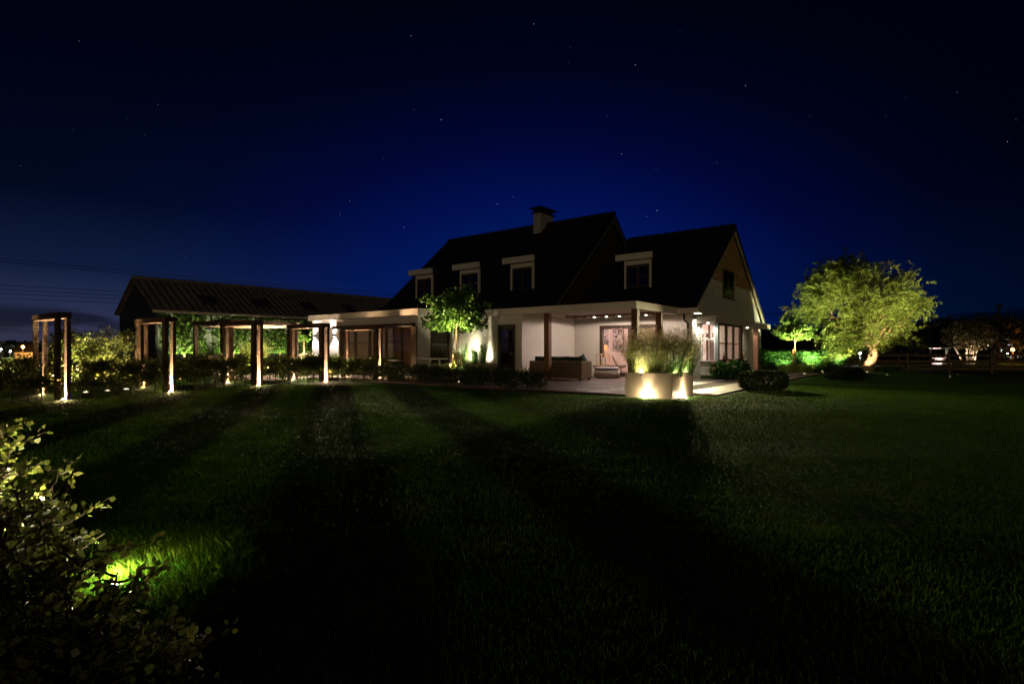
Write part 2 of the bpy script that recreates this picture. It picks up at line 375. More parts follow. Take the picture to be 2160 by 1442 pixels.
# grass blades: dense near the camera, thinning with distance
P = []
for d0, d1, dens, hh, ww in ((2.0, 4.2, 5200, .042, .0045), (4.2, 7, 2400, .034, .006), (7, 11, 900, .028, .009), (11, 19, 330, .024, .015)):
    area = .5 * 1.95 * (d1 ** 2 - d0 ** 2); n = int(area * dens)
    y = np.sqrt(rng.uniform(d0 ** 2, d1 ** 2, n)); x = y * rng.uniform(-.97, .97, n)
    a, s = inhouse(x, y)
    keep = ~((s > -4.85) & (a < 2.2)) & ~((s > -3.45) & (a < 3.95)) & ~((s > -5.3) & (s < -3.3) & (a > 1.7) & (a < 3.55)) & (rng.random(n) < np.where((x > -.4) & (y < 8), .55, 1))
    # hedge side of the pergola stays bare
    q = (x + 12.3) * -.794 + (y - 15) * .608
    keep &= q < -.25
    x = x[keep]; y = y[keep]; n = len(x); z = gzv(x, y)
    tall = 1 + 1.5 * np.exp(-((x + 2.1) ** 2 + (y - 3.2) ** 2) / .7)
    h = hh * rng.uniform(.5, 1.3, n) * tall; az_ = rng.uniform(0, 2 * np.pi, n); lean = rng.uniform(.1, .8, n) * h
    cx, sx = np.cos(az_), np.sin(az_); base = np.stack([x, y, z], 1)
    stripe = np.where(np.cos((x * .95 + y * .31) * 2 * np.pi / 2.2) > 0, 1., -1.)
    ld = np.stack([cx * lean, sx * lean + stripe * .3 * h, np.zeros(n)], 1)
    b2 = rng.uniform(0, 2 * np.pi, n); sd = np.stack([np.cos(b2), np.sin(b2), np.zeros(n)], 1) * ww * .5
    up = np.stack([np.zeros(n), np.zeros(n), h], 1)
    P.append(np.stack([base - sd, base + sd, base + sd * .7 + up * .55 + ld * .3, base + up * .95 + ld, base - sd * .7 + up * .55 + ld * .3], 1))
tl_ = LF_LAWN.node_tree                       # shadow streaks over the lawn, painted as dark bands in the blade colour
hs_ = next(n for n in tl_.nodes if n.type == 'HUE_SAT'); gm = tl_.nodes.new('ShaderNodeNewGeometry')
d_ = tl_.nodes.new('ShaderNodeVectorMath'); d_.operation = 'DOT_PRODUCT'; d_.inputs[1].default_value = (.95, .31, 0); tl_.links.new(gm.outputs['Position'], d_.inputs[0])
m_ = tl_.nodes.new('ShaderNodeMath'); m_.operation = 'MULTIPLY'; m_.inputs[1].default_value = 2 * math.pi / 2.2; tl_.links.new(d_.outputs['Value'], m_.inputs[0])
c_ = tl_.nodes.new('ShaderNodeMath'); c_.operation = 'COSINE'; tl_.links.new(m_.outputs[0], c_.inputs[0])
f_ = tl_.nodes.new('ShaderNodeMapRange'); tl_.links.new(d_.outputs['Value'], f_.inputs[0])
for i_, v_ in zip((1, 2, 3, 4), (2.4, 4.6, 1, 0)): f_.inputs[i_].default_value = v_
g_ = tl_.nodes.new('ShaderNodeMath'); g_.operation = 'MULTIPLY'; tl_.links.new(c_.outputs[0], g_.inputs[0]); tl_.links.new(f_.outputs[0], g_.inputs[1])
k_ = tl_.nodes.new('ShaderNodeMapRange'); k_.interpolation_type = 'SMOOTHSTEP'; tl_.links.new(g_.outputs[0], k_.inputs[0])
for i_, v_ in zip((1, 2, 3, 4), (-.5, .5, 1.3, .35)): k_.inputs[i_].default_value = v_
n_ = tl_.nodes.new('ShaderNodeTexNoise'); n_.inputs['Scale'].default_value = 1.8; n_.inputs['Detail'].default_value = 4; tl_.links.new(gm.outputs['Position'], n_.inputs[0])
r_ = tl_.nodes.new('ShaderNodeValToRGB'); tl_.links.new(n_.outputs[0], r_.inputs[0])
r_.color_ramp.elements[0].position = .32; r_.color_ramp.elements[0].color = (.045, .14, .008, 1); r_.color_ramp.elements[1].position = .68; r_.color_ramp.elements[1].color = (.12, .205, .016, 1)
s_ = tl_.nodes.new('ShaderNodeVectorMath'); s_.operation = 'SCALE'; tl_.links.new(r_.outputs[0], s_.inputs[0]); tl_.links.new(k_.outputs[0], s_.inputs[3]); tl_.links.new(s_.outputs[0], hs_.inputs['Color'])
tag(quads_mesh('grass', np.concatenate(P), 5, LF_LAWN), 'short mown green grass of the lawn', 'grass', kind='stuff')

# terrace slab in the house frame, with joints
ter = MB(); ter.box(-8.4, 2.2, -4.75, 4.1, -.3, -.012); ter.box(2.2, 3.85, -3.4, 14, -.3, -.012)
tag(ter.build('terrace', SOIL, loc=(OX, OY, 0), rz=RA), kind='structure')
tl = MB(); a0 = -8.4
while a0 < 3.8:
    s0 = -4.75
    while s0 < 14:
        if a0 + .8 <= 2.3 and s0 < 4 or a0 >= 2.0 and s0 > -3.4: 
            tl.box(a0 + .006, min(a0 + .794, 3.84), s0 + .006, min(s0 + .794, 14), -.03, random.Random(int(a0 * 100 + s0 * 7)).uniform(-.002, .002))
        s0 += .8
    a0 += .8
tag(tl.build('terrace_paving', STONE, loc=(OX, OY, 0), rz=RA, bevel=.004), kind='structure')
# garden patio beyond the path, and the strip of patio before the extension
gp = MB(); gp.box(-20, -12.6, -7, -2.32, -.3, -.005).box(-12.596, -8.45, -3.7, -2.32, -.3, -.005)
tag(gp.build('garden_patio', STONE, loc=(OX, OY, 0), rz=RA), kind='structure')
bed = MB(); bed.box(1.3, 2.18, 4.3, 12, -.2, .01)
tag(bed.build('soil_bed', SOIL, loc=(OX, OY, 0), rz=RA), kind='structure')
ed = MB(); ed.prism([(16.2, 30.0, 0), (16.35, 30.15, 0), (34.1, 10.85, 0), (33.95, 10.7, 0)], (0, 0, -.3))
edo = ed.build('soil_strip', SOIL); edo.location.z = -.03; tag(edo, kind='structure')

# ------------------------------------------------------------------ the house
house = thing('house', 'white stuccoed house with dark tiled roofs, dormers and an open corner porch', 'house', (OX, OY, 0), RA)
def wall(mb, ax, n0, n1, lo, hi, z0, z1, ops=()):
    def put(p0, p1, za, zb):
        if p1 - p0 < 1e-4 or zb - za < 1e-4: return
        mb.box(p0, p1, n0, n1, za, zb) if ax == 'a' else mb.box(n0, n1, p0, p1, za, zb)
    cur = lo
    for (l, h, zb, zt) in sorted(ops):
        put(cur, l, z0, z1); put(l, h, z0, zb); put(l, h, zt, z1); cur = h
    put(cur, hi, z0, z1)
def window(parent, name, ax, n, face, lo, hi, z0, z1, vert=(), horiz=(), fw=.07, dep=.1, fm=DWOOD, gm=GLASS, mull=.05, back=None):
    """frame ring + mullions, glass as a sub-part; face=+1/-1 outward side along n"""
    mb = MB(); d0, d1 = sorted((n, n - face * dep))
    def bx(m, p0, p1, za, zb, e0, e1): m.box(p0, p1, e0, e1, za, zb) if ax == 'a' else m.box(e0, e1, p0, p1, za, zb)
    bx(mb, lo, lo + fw, z0, z1, d0, d1); bx(mb, hi - fw, hi, z0, z1, d0, d1)
    bx(mb, lo + fw, hi - fw, z0, z0 + fw, d0, d1); bx(mb, lo + fw, hi - fw, z1 - fw, z1, d0, d1)
    for p in vert: bx(mb, p - mull / 2, p + mull / 2, z0 + fw, z1 - fw, d0 + .006, d1 - .006)
    for z in horiz: bx(mb, lo + fw, hi - fw, z - .018, z + .018, d0 + .012, d1 - .012)
    f = mb.build(name, fm, parent)
    g_ = MB(); c_ = (d0 + d1) / 2; bx(g_, lo + fw - .01, hi - fw + .01, z0 + fw - .01, z1 - fw + .01, c_ - .004, c_ + .004)
    g_.build('pane', gm, f)
    if back:
        k = MB(); e = n - face * back; bx(k, lo + .02, hi - .02, z0 + .02, z1 - .02, *sorted((e, e - face * .02))); k.build('dark_backing', DARKIN, f)
    return f
ZC = 2.62
# facade between extension and porch
mb = MB(); wall(mb, 'a', 0, .2, -8.6, -4.955, -.3, ZC, [(-6.22, -5.29, 0, 2.23)]); mb.build('front_wall', STUCCO, house)
# porch side wall, porch back wall
mb = MB(); wall(mb, 's', -4.955, -5.155, .2, 4.14, -.3, ZC); mb.build('porch_side_wall', STUCCO, house)
mb = MB(); wall(mb, 'a', 4.14, 4.34, -4.955, .375, -.3, 2.85, [(-3.635, -.835, .02, 2.27)]); mb.build('porch_back_wall', STUCCO, house)
# extension walls
mb = MB(); wall(mb, 'a', -2.3, -2.1, -16.25, -8.8, -.3, ZC, [(-14.1, -8.86, 0.02, 2.24)]); mb.build('extension_front_wall', STUCCO, house)
mb = MB(); wall(mb, 's', -8.6, -8.8, -2.3, 0, -.3, ZC, [(-1.62, -.42, .55, 2.1)]); mb.build('extension_return_wall', STUCCO, house)
mb = MB(); wall(mb, 's', -16.25, -16.05, -2.1, 3, -.3, ZC); mb.build('extension_end_wall', STUCCO, house)
# gable wall, pierced for the bay
GA = .575
mb = MB(); wall(mb, 's', GA - .2, GA, 4.14, 15.5, -.3, 2.6, [(5.25, 8.5, .68, 2.3), (10.3, 11.0, 0, 2.1)])
zr = lambda s: 2.66 + .735 * (s - 3.84)          # underside of the right roof's front slope
sap = 9.72
zs = lambda s: zr(s) if s <= sap else zr(2 * sap - s)
def gslice(z): return 3.84 + (z - 2.66) / .735   # s at which the slope reaches z
zc_ = 4.32
mb.prism([(GA - .2, 4.14, 2.6), (GA - .2, 15.5, 2.6), (GA - .2, 2 * sap - gslice(zc_), zc_), (GA - .2, gslice(zc_), zc_)], (.2, 0, 0))
mb.build('gable_wall', STUCCO, house)
mb = MB(); mb.prism([(GA - .2, gslice(zc_), zc_ + .002), (GA - .2, 2 * sap - gslice(zc_), zc_ + .002), (GA - .2, sap, zr(sap))], (.225, 0, 0))
mb.build('gable_cladding', CLAD, house)
# main gable triangle above the flat roof
zm = lambda s: 2.70 + .875 * (s - 1.6)
mb = MB(); mb.prism([(-5.155, 1.9, 2.8), (-5.155, 13.4, 2.8), (-5.155, 7.63, zm(7.63))], (.2, 0, 0)); mb.build('main_gable_wall', DKCLAD, house)
# flat roofs with fascias
def flat(a0, a1, s0, s1, name):
    MB().box(a0, a1, s0, s1, ZC, 2.86).box(a0 - .02, a1 + .02, s0 - .02, s1, 2.864, 2.885).build(name, TRIM, house)
flat(-8.62, .1, -.12, 4.12, 'porch_flat_roof')
flat(-16.4, -8.45, -2.45, 3.0, 'extension_flat_roof')
MB().box(.12, .98, 3.66, 4.1, 2.63, 2.85).build('eaves_gutter_box', TRIM, house)
# roofs
def roof(name, a0, a1, se, ze, sr, sl, th, ov=0):
    zr_ = ze + sl * (sr - se); s2 = 2 * sr - se
    mb = MB(); mb.prism([(a0, se, ze), (a0, sr, zr_), (a0, s2, ze), (a0, s2 - .02, ze - th), (a0, sr, zr_ - th * 1.3), (a0, se + .02, ze - th)], (a1 - a0, 0, 0))
    r_ = mb.build(name, TILE, house)
    k = MB(); a = a0 + .02
    while a < a1 - .1:
        k.tube([(a, sr, zr_ - .02), (min(a + .36, a1), sr, zr_ - .005)], [.1, .125], 8); a += .37
    k.build('ridge_tiles', RIDGE, r_, smooth=False)
    return r_, zr_
roof('main_roof', -16.5, -4.65, 1.55, 2.9, 7.63, .875, .2)
roof('right_wing_roof', -4.96, .76, 3.7, 2.78, sap, .735, .16)
# barge boards on the right gable: front one narrow, far one broad and deep
BARGE = mat('cream_barge', (.36, .33, .26), .6)
for sgn, dp in ((1, .12), (-1, .3)):
    pts = []
    for s, dz in ((3.75, -.02), (sap, -.02), (sap, -.02 - dp), (3.75, -.02 - dp)):
        z = 2.78 + .735 * (s - 3.7) - .16 + dz
        pts.append((.7, s if sgn > 0 else 2 * sap - s, z))
    MB().prism(pts, (.04, 0, 0)).build('barge_board', BARGE, house)
for sgn in (1, -1):
    pts = [(.58, (s if sgn > 0 else 2 * sap - s), 2.78 + .735 * (s - 3.7) - .165 + dz) for s, dz in ((4.2, -.0), (sap, -.0), (sap, -.03), (4.2, -.03))]
    MB().prism(pts, (.115, 0, 0)).build('verge_soffit', CLAD, house)
mb = MB()
for sgn in (1, -1):
    pts = [(-4.69, (s if sgn > 0 else 2 * 7.63 - s), 2.9 + .875 * (s - 1.55) + dz) for s, dz in ((1.7, -.22), (7.63, -.24), (7.63, -.44), (1.9, -.44))]
    mb.prism(pts, (.045, 0, 0))
mb.build('main_barge_board', mat('dark_barge', (.09, .085, .08), .6), house)
# chimney
ch = MB(); ch.box(-9.3, -8.8, 6.95, 8.2, 7.0, 8.74); cho = ch.build('chimney', mat('grey_chimney_render', (.33, .31, .29), .9, bump=('noise', 12, .4), var=(4, .15)), house, bevel=.01)
MB().box(-9.4, -8.7, 6.85, 8.3, 8.742, 8.79).box(-9.28, -8.82, 6.97, 8.18, 8.792, 9.0).box(-9.45, -8.65, 6.8, 8.35, 9.002, 9.06).build('chimney_cap', METAL, cho)
# dormers
def dormer(a0, a1, sf, zb, zt, roofz, slope, sl0):
    """front at sf, cheeks run back into the slope"""
    sb = sl0 + (zt - roofz) / slope + .1
    mb = MB()
    for c0, c1 in ((a0, a0 + .1), (a1 - .1, a1)):
        mb.prism([(c0, sf + .1, zb), (c0, sb, zt), (c0, sf + .1, zt)], (c1 - c0, 0, 0))
    d = mb.build('dormer', RIDGE, house)
    MB().box(a0, a0 + .09, sf, sf + .098, zb - .02, zt - .24).build('jamb', DORM, d); MB().box(a1 - .09, a1, sf, sf + .098, zb - .02, zt - .24).build('jamb', DORM, d)
    MB().box(a0 - .3, a1 + .06, sf - .06, sb, zt - .02, zt + .24).build('dormer_roof', ZINC, d)
    MB().box(a0 - .36, a1 + .12, sf - .2, sf - .064, zt - .03, zt + .26).build('fascia_board', DORM, d, bevel=.006)
    MB().box(a0, a1, sf + .004, sf + .094, zt - .24, zt - .022).build('head_board', DORM, d)
    mid = (a0 + a1) / 2
    f = MB(); f.box(a0 + .09, a1 - .09, sf + .1, sf + .16, zb - .0, zb + .1)
    lo, hi = a0 + .092, a1 - .092; z0, z1 = zb + .02, zt - .242
    f.box(lo, lo + .08, sf + .03, sf + .1, z0, z1).box(hi - .08, hi, sf + .03, sf + .1, z0, z1).box(lo + .08, hi - .08, sf + .03, sf + .1, z1 - .12, z1).box(lo + .08, hi - .08, sf + .03, sf + .1, z0, z0 + .09)
    f.box(mid - .07, mid + .07, sf + .026, sf + .104, z0 + .09, z1 - .12)
    for p0, p1 in ((lo + .08, mid - .07), (mid + .07, hi - .08)): f.box(p0, p1, sf + .05, sf + .08, (z0 + z1) / 2 - .02, (z0 + z1) / 2 + .02)
    fr = f.build('window_frame', DWOOD, d)
    MB().box(lo + .07, hi - .07, sf + .062, sf + .068, z0 + .08, z1 - .11).build('pane', DGLASS, fr)
    MB().box(lo, hi, sf + .14, sf + .16, z0 + .1, z1).build('dark_pane_backing', DARKIN, fr)  # dark sheet behind the dormer panes
    return d
for a0, a1 in ((-14.33, -13.02), (-11.02, -9.69), (-7.72, -6.37)):
    dormer(a0, a1, 2.82, 3.98, 5.3, 2.9, .875, 1.55)
dormer(-3.0, -1.69, 5.31, 4.0, 5.3, 2.78, .735, 3.7)
# porch posts
for a, s in ((0, 0), (-3.7, 0), (0, 2.15)):
    MB().box(a - .11, a + .11, s - .1, s + .12, -.02, ZC).build('porch_post', POST, house, bevel=.008)
# timber ceiling panel and beams in the porch
mb = MB(); mb.box(-4.1, -.3, 1.95, 2.85, 2.585, 2.618)
for k in range(9): mb.box(-4.1 + .45 * k, -4.02 + .45 * k, 1.97, 2.83, 2.55, 2.584)
mb.build('porch_ceiling_panel', POST, house)
# windows and doors
window(house, 'gable_window', 's', GA + .05, 1, 8.14, 9.95, 3.66, 4.95, vert=(9.05,), horiz=(), fw=.1, dep=.04, gm=DGLASS, mull=.12)
wb = MB(); wb.box(GA + .03, GA + .09, 8.06, 10.03, 3.6, 3.655); wb.build('window_sill', DWOOD, house)
d = MB(); d.box(-6.22, -6.12, -.03, .1, 0, 2.23).box(-5.39, -5.29, -.03, .1, 0, 2.23).box(-6.12, -5.39, -.03, .1, 2.12, 2.23)
do = d.build('garden_door', mat('olive_door_paint', (.06, .065, .035), .5), house)
MB().box(-6.12, -5.39, .04, .07, .25, 2.0).build('pane', DGLASS, do); MB().box(-6.12, -5.39, .03, .09, .02, .25).build('door_rail', DWOOD, do); MB().box(-6.12, -5.39, .03, .09, 2.0, 2.12).build('door_rail', DWOOD, do)
MB().box(-6.1, -5.4, .5, .55, .02, 2.1).build('dark_backing', DARKIN, do)
MB().tube([(-5.46, 0, 1.02), (-5.58, 0, 1.02)], .012).build('handle', STEEL, do)
# return-wall window
window(house, 'return_window', 's', -8.62, 1, -1.62, -.42, .55, 2.1, vert=(), horiz=(1.42,), fw=.07, dep=.1, gm=DGLASS)
# extension sliding doors
f = window(house, 'sliding_door', 'a', -2.22, -1, -14.1, -8.86, .02, 2.24, vert=(-12.95, -11.9, -10.77, -9.77), horiz=(1.5,), fw=.12, dep=.1, mull=.12)
MB().box(-14.3, -8.75, -2.5, -2.31, 2.14, 2.3).build('awning_box', STEEL if False else DWOOD, house)
MB().box(-14.28, -8.77, -2.53, -2.505, 2.15, 2.185).build('awning_rail', STEEL, house)
MB().box(-8.96, -8.64, -2.36, -2.305, 0, 2.14).build('corner_post', DWOOD, house)
# porch sliding door with pane and roller blind
f = window(house, 'porch_sliding_door', 'a', 4.12, -1, -3.635, -.835, .02, 2.27, vert=(-2.15,), fw=.16, dep=.14, mull=.2)
MB().box(-2.05, -1.0, 4.26, 4.27, 1.62, 2.1).build('roller_blind', mat('tan_blind', (.45, .36, .22), .9), f)
# downpipes and gutter ends
MB().tube([(.3, 3.95, 2.64), (.3, 4.0, 2.4), (.42, 4.06, 2.25), (.42, 4.06, 0)], .045).build('downpipe', METAL, house)
MB().tube([(.13, 3.9, 2.63), (.13, 3.85, 2.88)], .035).build('gutter_end', STEEL, house)
MB().tube([(-8.5, -.06, 0), (-8.5, -.06, 2.6)], .04).build('corner_downpipe', TRIM, house)
# the bay: flat roof, windows on two sides, sill, low wall, plinth
BA = 1.3
MB().box(GA + .002, 1.38, 4.54, 14.0, 2.29, 2.53).box(GA + .004, 1.4, 4.52, 14.02, 2.534, 2.55).build('bay_flat_roof', TRIM, house)
mb = MB(); mb.box(GA + .002, BA, 5.15, 9.6, .12, .64); mb.build('bay_low_wall', STUCCO, house)
MB().box(GA + .002, BA - .02, 5.17, 11.0, -.2, .12).build('bay_plinth', PLINTH, house)
MB().box(GA + .002, BA + .06, 5.09, 9.7, .642, .69).build('bay_sill', DWOOD, house)
BLUEW = mat('grey_blue_post', (.24, .28, .3), .5)
MB().box(BA - .13, BA, 5.15, 5.28, .692, 2.288).build('bay_corner_post', BLUEW, house)
window(house, 'bay_front_window', 'a', 5.16, -1, GA + .01, BA - .135, .692, 2.288, horiz=(1.62,), fw=.05, dep=.08, fm=WHITE)
window(house, 'bay_side_window', 's', BA - .01, 1, 5.285, 8.6, .692, 2.288, vert=(6.45, 7.5), horiz=(1.45,), fw=.08, dep=.09, mull=.12)
MB().box(GA + .002, BA - .03, 8.605, 8.68, .692, 2.288).build('bay_end_wall', INWALL, house); MB().box(GA + .002, BA - .02, 8.682, 8.9, .692, 2.288).build('brick_end_wall', BRICK, house)
MB().box(GA + .004, GA + .04, 8.902, 9.6, .645, 2.288).build('brick_pier', BRICK, house)
MB().box(BA - .2, BA + .02, 11.55, 11.77, -.1, 2.288).build('entrance_post', mat('red_brown_post', (.3, .14, .1), .6, bump=('noise', 30, .3)), house)
dd = MB().box(GA - .12, GA - .06, 10.3, 11.0, 0, 2.1).build('entrance_door', DWOOD, house)
MB().tube([(GA + .04, 10.4, 1.0), (GA + .04, 10.4, 1.2)], .015).build('handle', STEEL, dd)
# ------------- living room seen through porch door and bay
mb = MB(); mb.box(-6.6, .37, 8.75, 8.95, 0, 2.6).box(-6.8, -6.6, 4.34, 8.95, 0, 2.6)
mb.build('living_room_wall', INWALL, house)
MB().box(-6.6, GA - .2, 4.34, 8.75, -.1, .01).build('living_room_floor', INFLOOR, house)
MB().box(-6.8, GA - .2, 4.345, 8.95, 2.602, 2.64).build('living_room_ceiling', WHITE, house)
dr_ = MB().box(-.52, .36, 8.70, 8.745, .01, 2.12).build('inner_door', WHITE, house)
k = MB()
for z0, z1 in ((.3, 1.72), (1.78, 1.98)):
    for c in (-.34, -.05, .12): k.box(c, c + (.13 if c < 0 else .12), 8.69, 8.702, z0, z1)
k.box(-.19, -.08, 8.69, 8.702, .3, 1.72); k.build('door_panes', mat('dark_brown_pane', (.05, .02, .012), .2), dr_)
MB().box(.5, .52, 7.55, 7.8, .7, 2.25).build('window_curtain', WHITE, house); MB().box(.52, .6, 6.3, 6.34, .7, 2.25).build('window_curtain', WHITE, house)
# ------------- extension room
mb = MB(); mb.box(-15.8, -8.8, 2.6, 2.8, 0, 2.6).build('dining_room_wall', mat('tan_plaster', (.3, .18, .1), .85), house)
MB().box(-15.8, -8.8, -2.1, 2.6, -.1, .012).build('dining_room_floor', mat('brown_floor', (.2, .12, .07), .4), house)
MB().box(-15.8, -8.8, -2.1, 2.6, 2.602, 2.618).build('dining_room_ceiling', mat('tan_ceiling', (.4, .3, .2), .8), house)
ip = MB()
ip.box(-9.9, -9.75, 2.5, 2.59, 0, 2.1).box(-9.2, -9.05, 2.5, 2.59, 0, 2.1).box(-9.75, -9.2, 2.5, 2.59, 1.95, 2.1)
idr = ip.build('inner_doorway', DWOOD, house)
k = MB()
for z0, z1 in ((.9, 1.25), (1.3, 1.45), (1.5, 1.85)): k.box(-9.72, -9.45, 2.52, 2.57, z0, z1)
k.build('door_panes', WHITE, idr)

# lights inside the house and under its roofs
pl = house
point(pl, (-1.6, 6.6, 2.35), 48, (1, .72, .62), .15)
point(pl, (-5.2, 6.4, 2.35), 20, (1, .72, .62), .15)
point(pl, (-10.4, 0.9, 2.3), 7, (1, .62, .3), .1)
DL = 'downlights in the porch ceiling'
for i, a in enumerate((-2.95, -2.38, -1.8, -1.22, -.65)):
    nm = ['first', 'second', 'third', 'fourth', 'fifth'][i]
    x, y, z = Hh(a, 2.4, 2.54)
    tt = thing('ceiling_spotlight', f'{nm} small round downlight from the left in the porch ceiling panel', 'downlight', (x, y, z), 0, DL)
    MB().lathe([(.06, .01), (.06, .044), (.04, .045)], seg=16).build('housing', WHITE, tt); MB().lathe([(.042, -.004), (.042, .009)], seg=14).build('lens', LENSW, tt)
    spot(tt, (0, 0, -.02), (0, 0, -1), 7.5, SOFT, 177, .1, .05)
for s, wts, lb in ((4.85, 7, 'recessed downlight under bay roof beside the white house corner'), (9.3, 9, 'recessed downlight under bay roof before the brick pier'), (10.9, 4, 'recessed downlight under bay roof beside the entrance post')):
    x, y, z = Hh(.98, s, 2.27)
    tt = thing('soffit_spotlight', lb, 'downlight', (x, y, z), 0, 'downlights under the bay roof')
    MB().lathe([(.05, .0), (.05, .019)], seg=14).build('lens', LENSW, tt)
    spot(tt, (0, 0, -.02), (0, 0, -1), wts, (1, .9, .7), 160, .5, .03)
# up-and-down wall lamps on the extension
for i, a in enumerate((-16.0, -14.35)):
    x, y, z = Hh(a, -2.3, 1.88)
    tt = thing('wall_lamp', ('left' if i == 0 else 'right') + ' up-and-down wall lamp on the white extension wall', 'wall lamp', (x, y, z), RA, 'wall lamps on the extension')
    MB().box(-.05, .05, -.13, -.002, -.06, .06).build('housing', METAL, tt, bevel=.004)
    MB().box(-.035, .035, -.11, -.03, .0605, .064).build('lens', LENSW, tt); MB().box(-.035, .035, -.11, -.03, -.064, -.0605).build('lens', LENSW, tt)
    spot(tt, (0, -.075, .085), (0, 0.0, 1), 26, (1, .82, .74), 95, .12, .012); spot(tt, (0, -.075, -.085), (0, 0.0, -1), 26, (1, .82, .74), 95, .12, .012)
    spot(tt, (0, -.16, 0), (.35, -1, -.08), 190, (1, .80, .52), 150, .6, .16)  # added outward beam to light the hedges and lawn
tt = thing('wall_floodlight', 'small dark wall floodlight on the white corner above the bay roof', 'floodlight', Hh(.62, 4.36, 2.45), RA)
MB().lathe([(.06, .05), (.06, .0), (.055, -.03), (.045, -.05)], seg=14).build('housing', METAL, tt); MB().lathe([(.04, -.06), (.043, -.051)], seg=14).build('lens', LENSW, tt); MB().box(-.045, .03, -.03, .03, .052, .09).build('bracket', WHITE, tt)
spot(tt, (.06, -.06, -.1), (.5, -.8, -.04), 300, (1, .84, .45), 100, .9, .08)
spot(tt, (.02, 0, -.09), (0.02, 0, -1), 6, (1, .9, .7), 150, .6, .04)

# ------------------------------------------------------------------ furniture on the porch
sofa = thing('wicker_sofa', 'brown wicker corner sofa seen from behind, with charcoal cushions, behind the porch post', 'sofa', Hh(-3.55, .55), RA)
b = MB(); b.box(-1.2, 1.1, -.33, -.23, .06, .74); b.build('backrest', WICKER, sofa, bevel=.03)
MB().box(1.1, 1.24, -.33, .5, .06, .74).build('armrest', WICKER, sofa, bevel=.03)
MB().box(-1.2, 1.098, -.228, .5, .06, .4).build('seat_base', WICKER, sofa, bevel=.02)
[MB().box(p_, p_ + .08, q_, q_ + .08, 0, .058).build('foot', METAL, sofa) for p_, q_ in ((-1.1, -.2), (1.1, .38), (-1.1, .38), (1.1, -.3))]
rm = Matrix.Rotation(R(78), 3, 'X')
for i, cx in enumerate((-.75, 0, .72)):
    MB().pillow(cx, -.08, .66, .74, .52, .2, rm).build('back_cushion', CUSH, sofa, smooth=True)
MB().pillow(-.05, .2, .46, 2.2, .66, .16).build('seat_cushion', CUSH, sofa, smooth=True)
cu = thing('scatter_cushion', 'teal scatter cushion leaning in the right corner of the wicker sofa', 'cushion', Hh(-2.62, .75, .76), RA)
MB().pillow(0, 0, 0, .44, .44, .15, Matrix.Rotation(R(62), 3, 'X') @ Matrix.Rotation(R(42), 3, 'Z')).build('cover', TEAL, cu, smooth=True)
ot = thing('wicker_ottoman', 'rounded pale wicker ottoman with grey cushion before the porch door', 'ottoman', Hh(-2.4, 2.45), RA)
def ring(r0, z0, z1, sx=1.0, sy=.8, ex=.07):
    m_ = MB(); m_.lathe([(r0 - ex, z0), (r0, z0 + .03), (r0, z1 - .03), (r0 - ex, z1)], seg=28); m_.v = [(x_ * sx, y_ * sy, z_) for x_, y_, z_ in m_.v]; return m_
ring(.55, .03, .36).build('base', mat('pale_wicker', (.4, .33, .27), .6, bump=('waveZ', 14, .6)), ot, smooth=True)
ring(.54, .362, .47).build('cushion', GREYC, ot, smooth=True)
ct = thing('coffee_table', 'round dark wood coffee table behind the rounded ottoman', 'table', Hh(-2.9, 3.25), RA)
m_ = ring(.55, .44, .5, 1, .8, .02); m_.build('tabletop', POST, ct); 
for px_, py_ in ((-.3, -.25), (.3, -.25), (-.3, .25), (.3, .25)): MB().box(px_ - .03, px_ + .03, py_ - .03, py_ + .03, 0, .438).build('leg', DWOOD, ct)
lt = thing('wooden_lantern', 'tall open pale wood lantern frame standing on the porch coffee table', 'lantern', Hh(-2.98, 3.25, .5), RA)
m_ = MB(); w_ = .2
for sx_ in (-1, 1):
    for sy_ in (-1, 1): m_.box(sx_ * w_ - .018, sx_ * w_ + .018, sy_ * w_ - .018, sy_ * w_ + .018, 0, .52)
    m_.box(-w_ + .02, w_ - .02, sx_ * w_ - .015, sx_ * w_ + .015, .48, .515).box(sx_ * w_ - .015, sx_ * w_ + .015, -w_ + .02, w_ - .02, .48, .515).box(-w_ + .02, w_ - .02, sx_ * w_ - .015, sx_ * w_ + .015, .005, .04)
m_.build('frame', PALEW, lt); MB().lathe([(.05, .03), (.05, .36), (.02, .37)]).build('candle', WHITE, lt)
# living room things
lp = thing('tripod_lamp', 'copper tripod floor lamp with orange shade inside the living room', 'lamp', Hh(-5.0, 7.3, .012), RA)
for k in range(3):
    t_ = 2 * math.pi * k / 3 + .4; MB().tube([(.05 * math.cos(t_), .05 * math.sin(t_), 1.08), (.3 * math.cos(t_), .3 * math.sin(t_), 0)], .016).build('leg', COPPER, lp)
MB().lathe([(.15, 1.15), (.09, 1.42)], seg=20).build('lamp_shade', mat('orange_shade', (.7, .28, .1), .7, emit=((1, .35, .1), .35)), lp)
def speckle(name, lo, hi, sc):
    m = bpy.data.materials.new(name); m.use_nodes = True; t = m.node_tree; b = t.nodes['Principled BSDF']
    co = t.nodes.new('ShaderNodeTexCoord'); no = t.nodes.new('ShaderNodeTexNoise'); no.inputs['Scale'].default_value = sc; no.inputs['Detail'].default_value = 6; no.inputs['Distortion'].default_value = 1.5
    t.links.new(co.outputs['Object'], no.inputs[0]); rp = t.nodes.new('ShaderNodeValToRGB'); t.links.new(no.outputs[0], rp.inputs[0])
    rp.color_ramp.elements[0].position = .44; rp.color_ramp.elements[0].color = (*lo, 1); rp.color_ramp.elements[1].position = .56; rp.color_ramp.elements[1].color = (*hi, 1)
    t.links.new(rp.outputs[0], b.inputs['Base Color']); return m
SPK = speckle('black_white_abstract', (.05, .045, .045), (.6, .5, .48), 5)
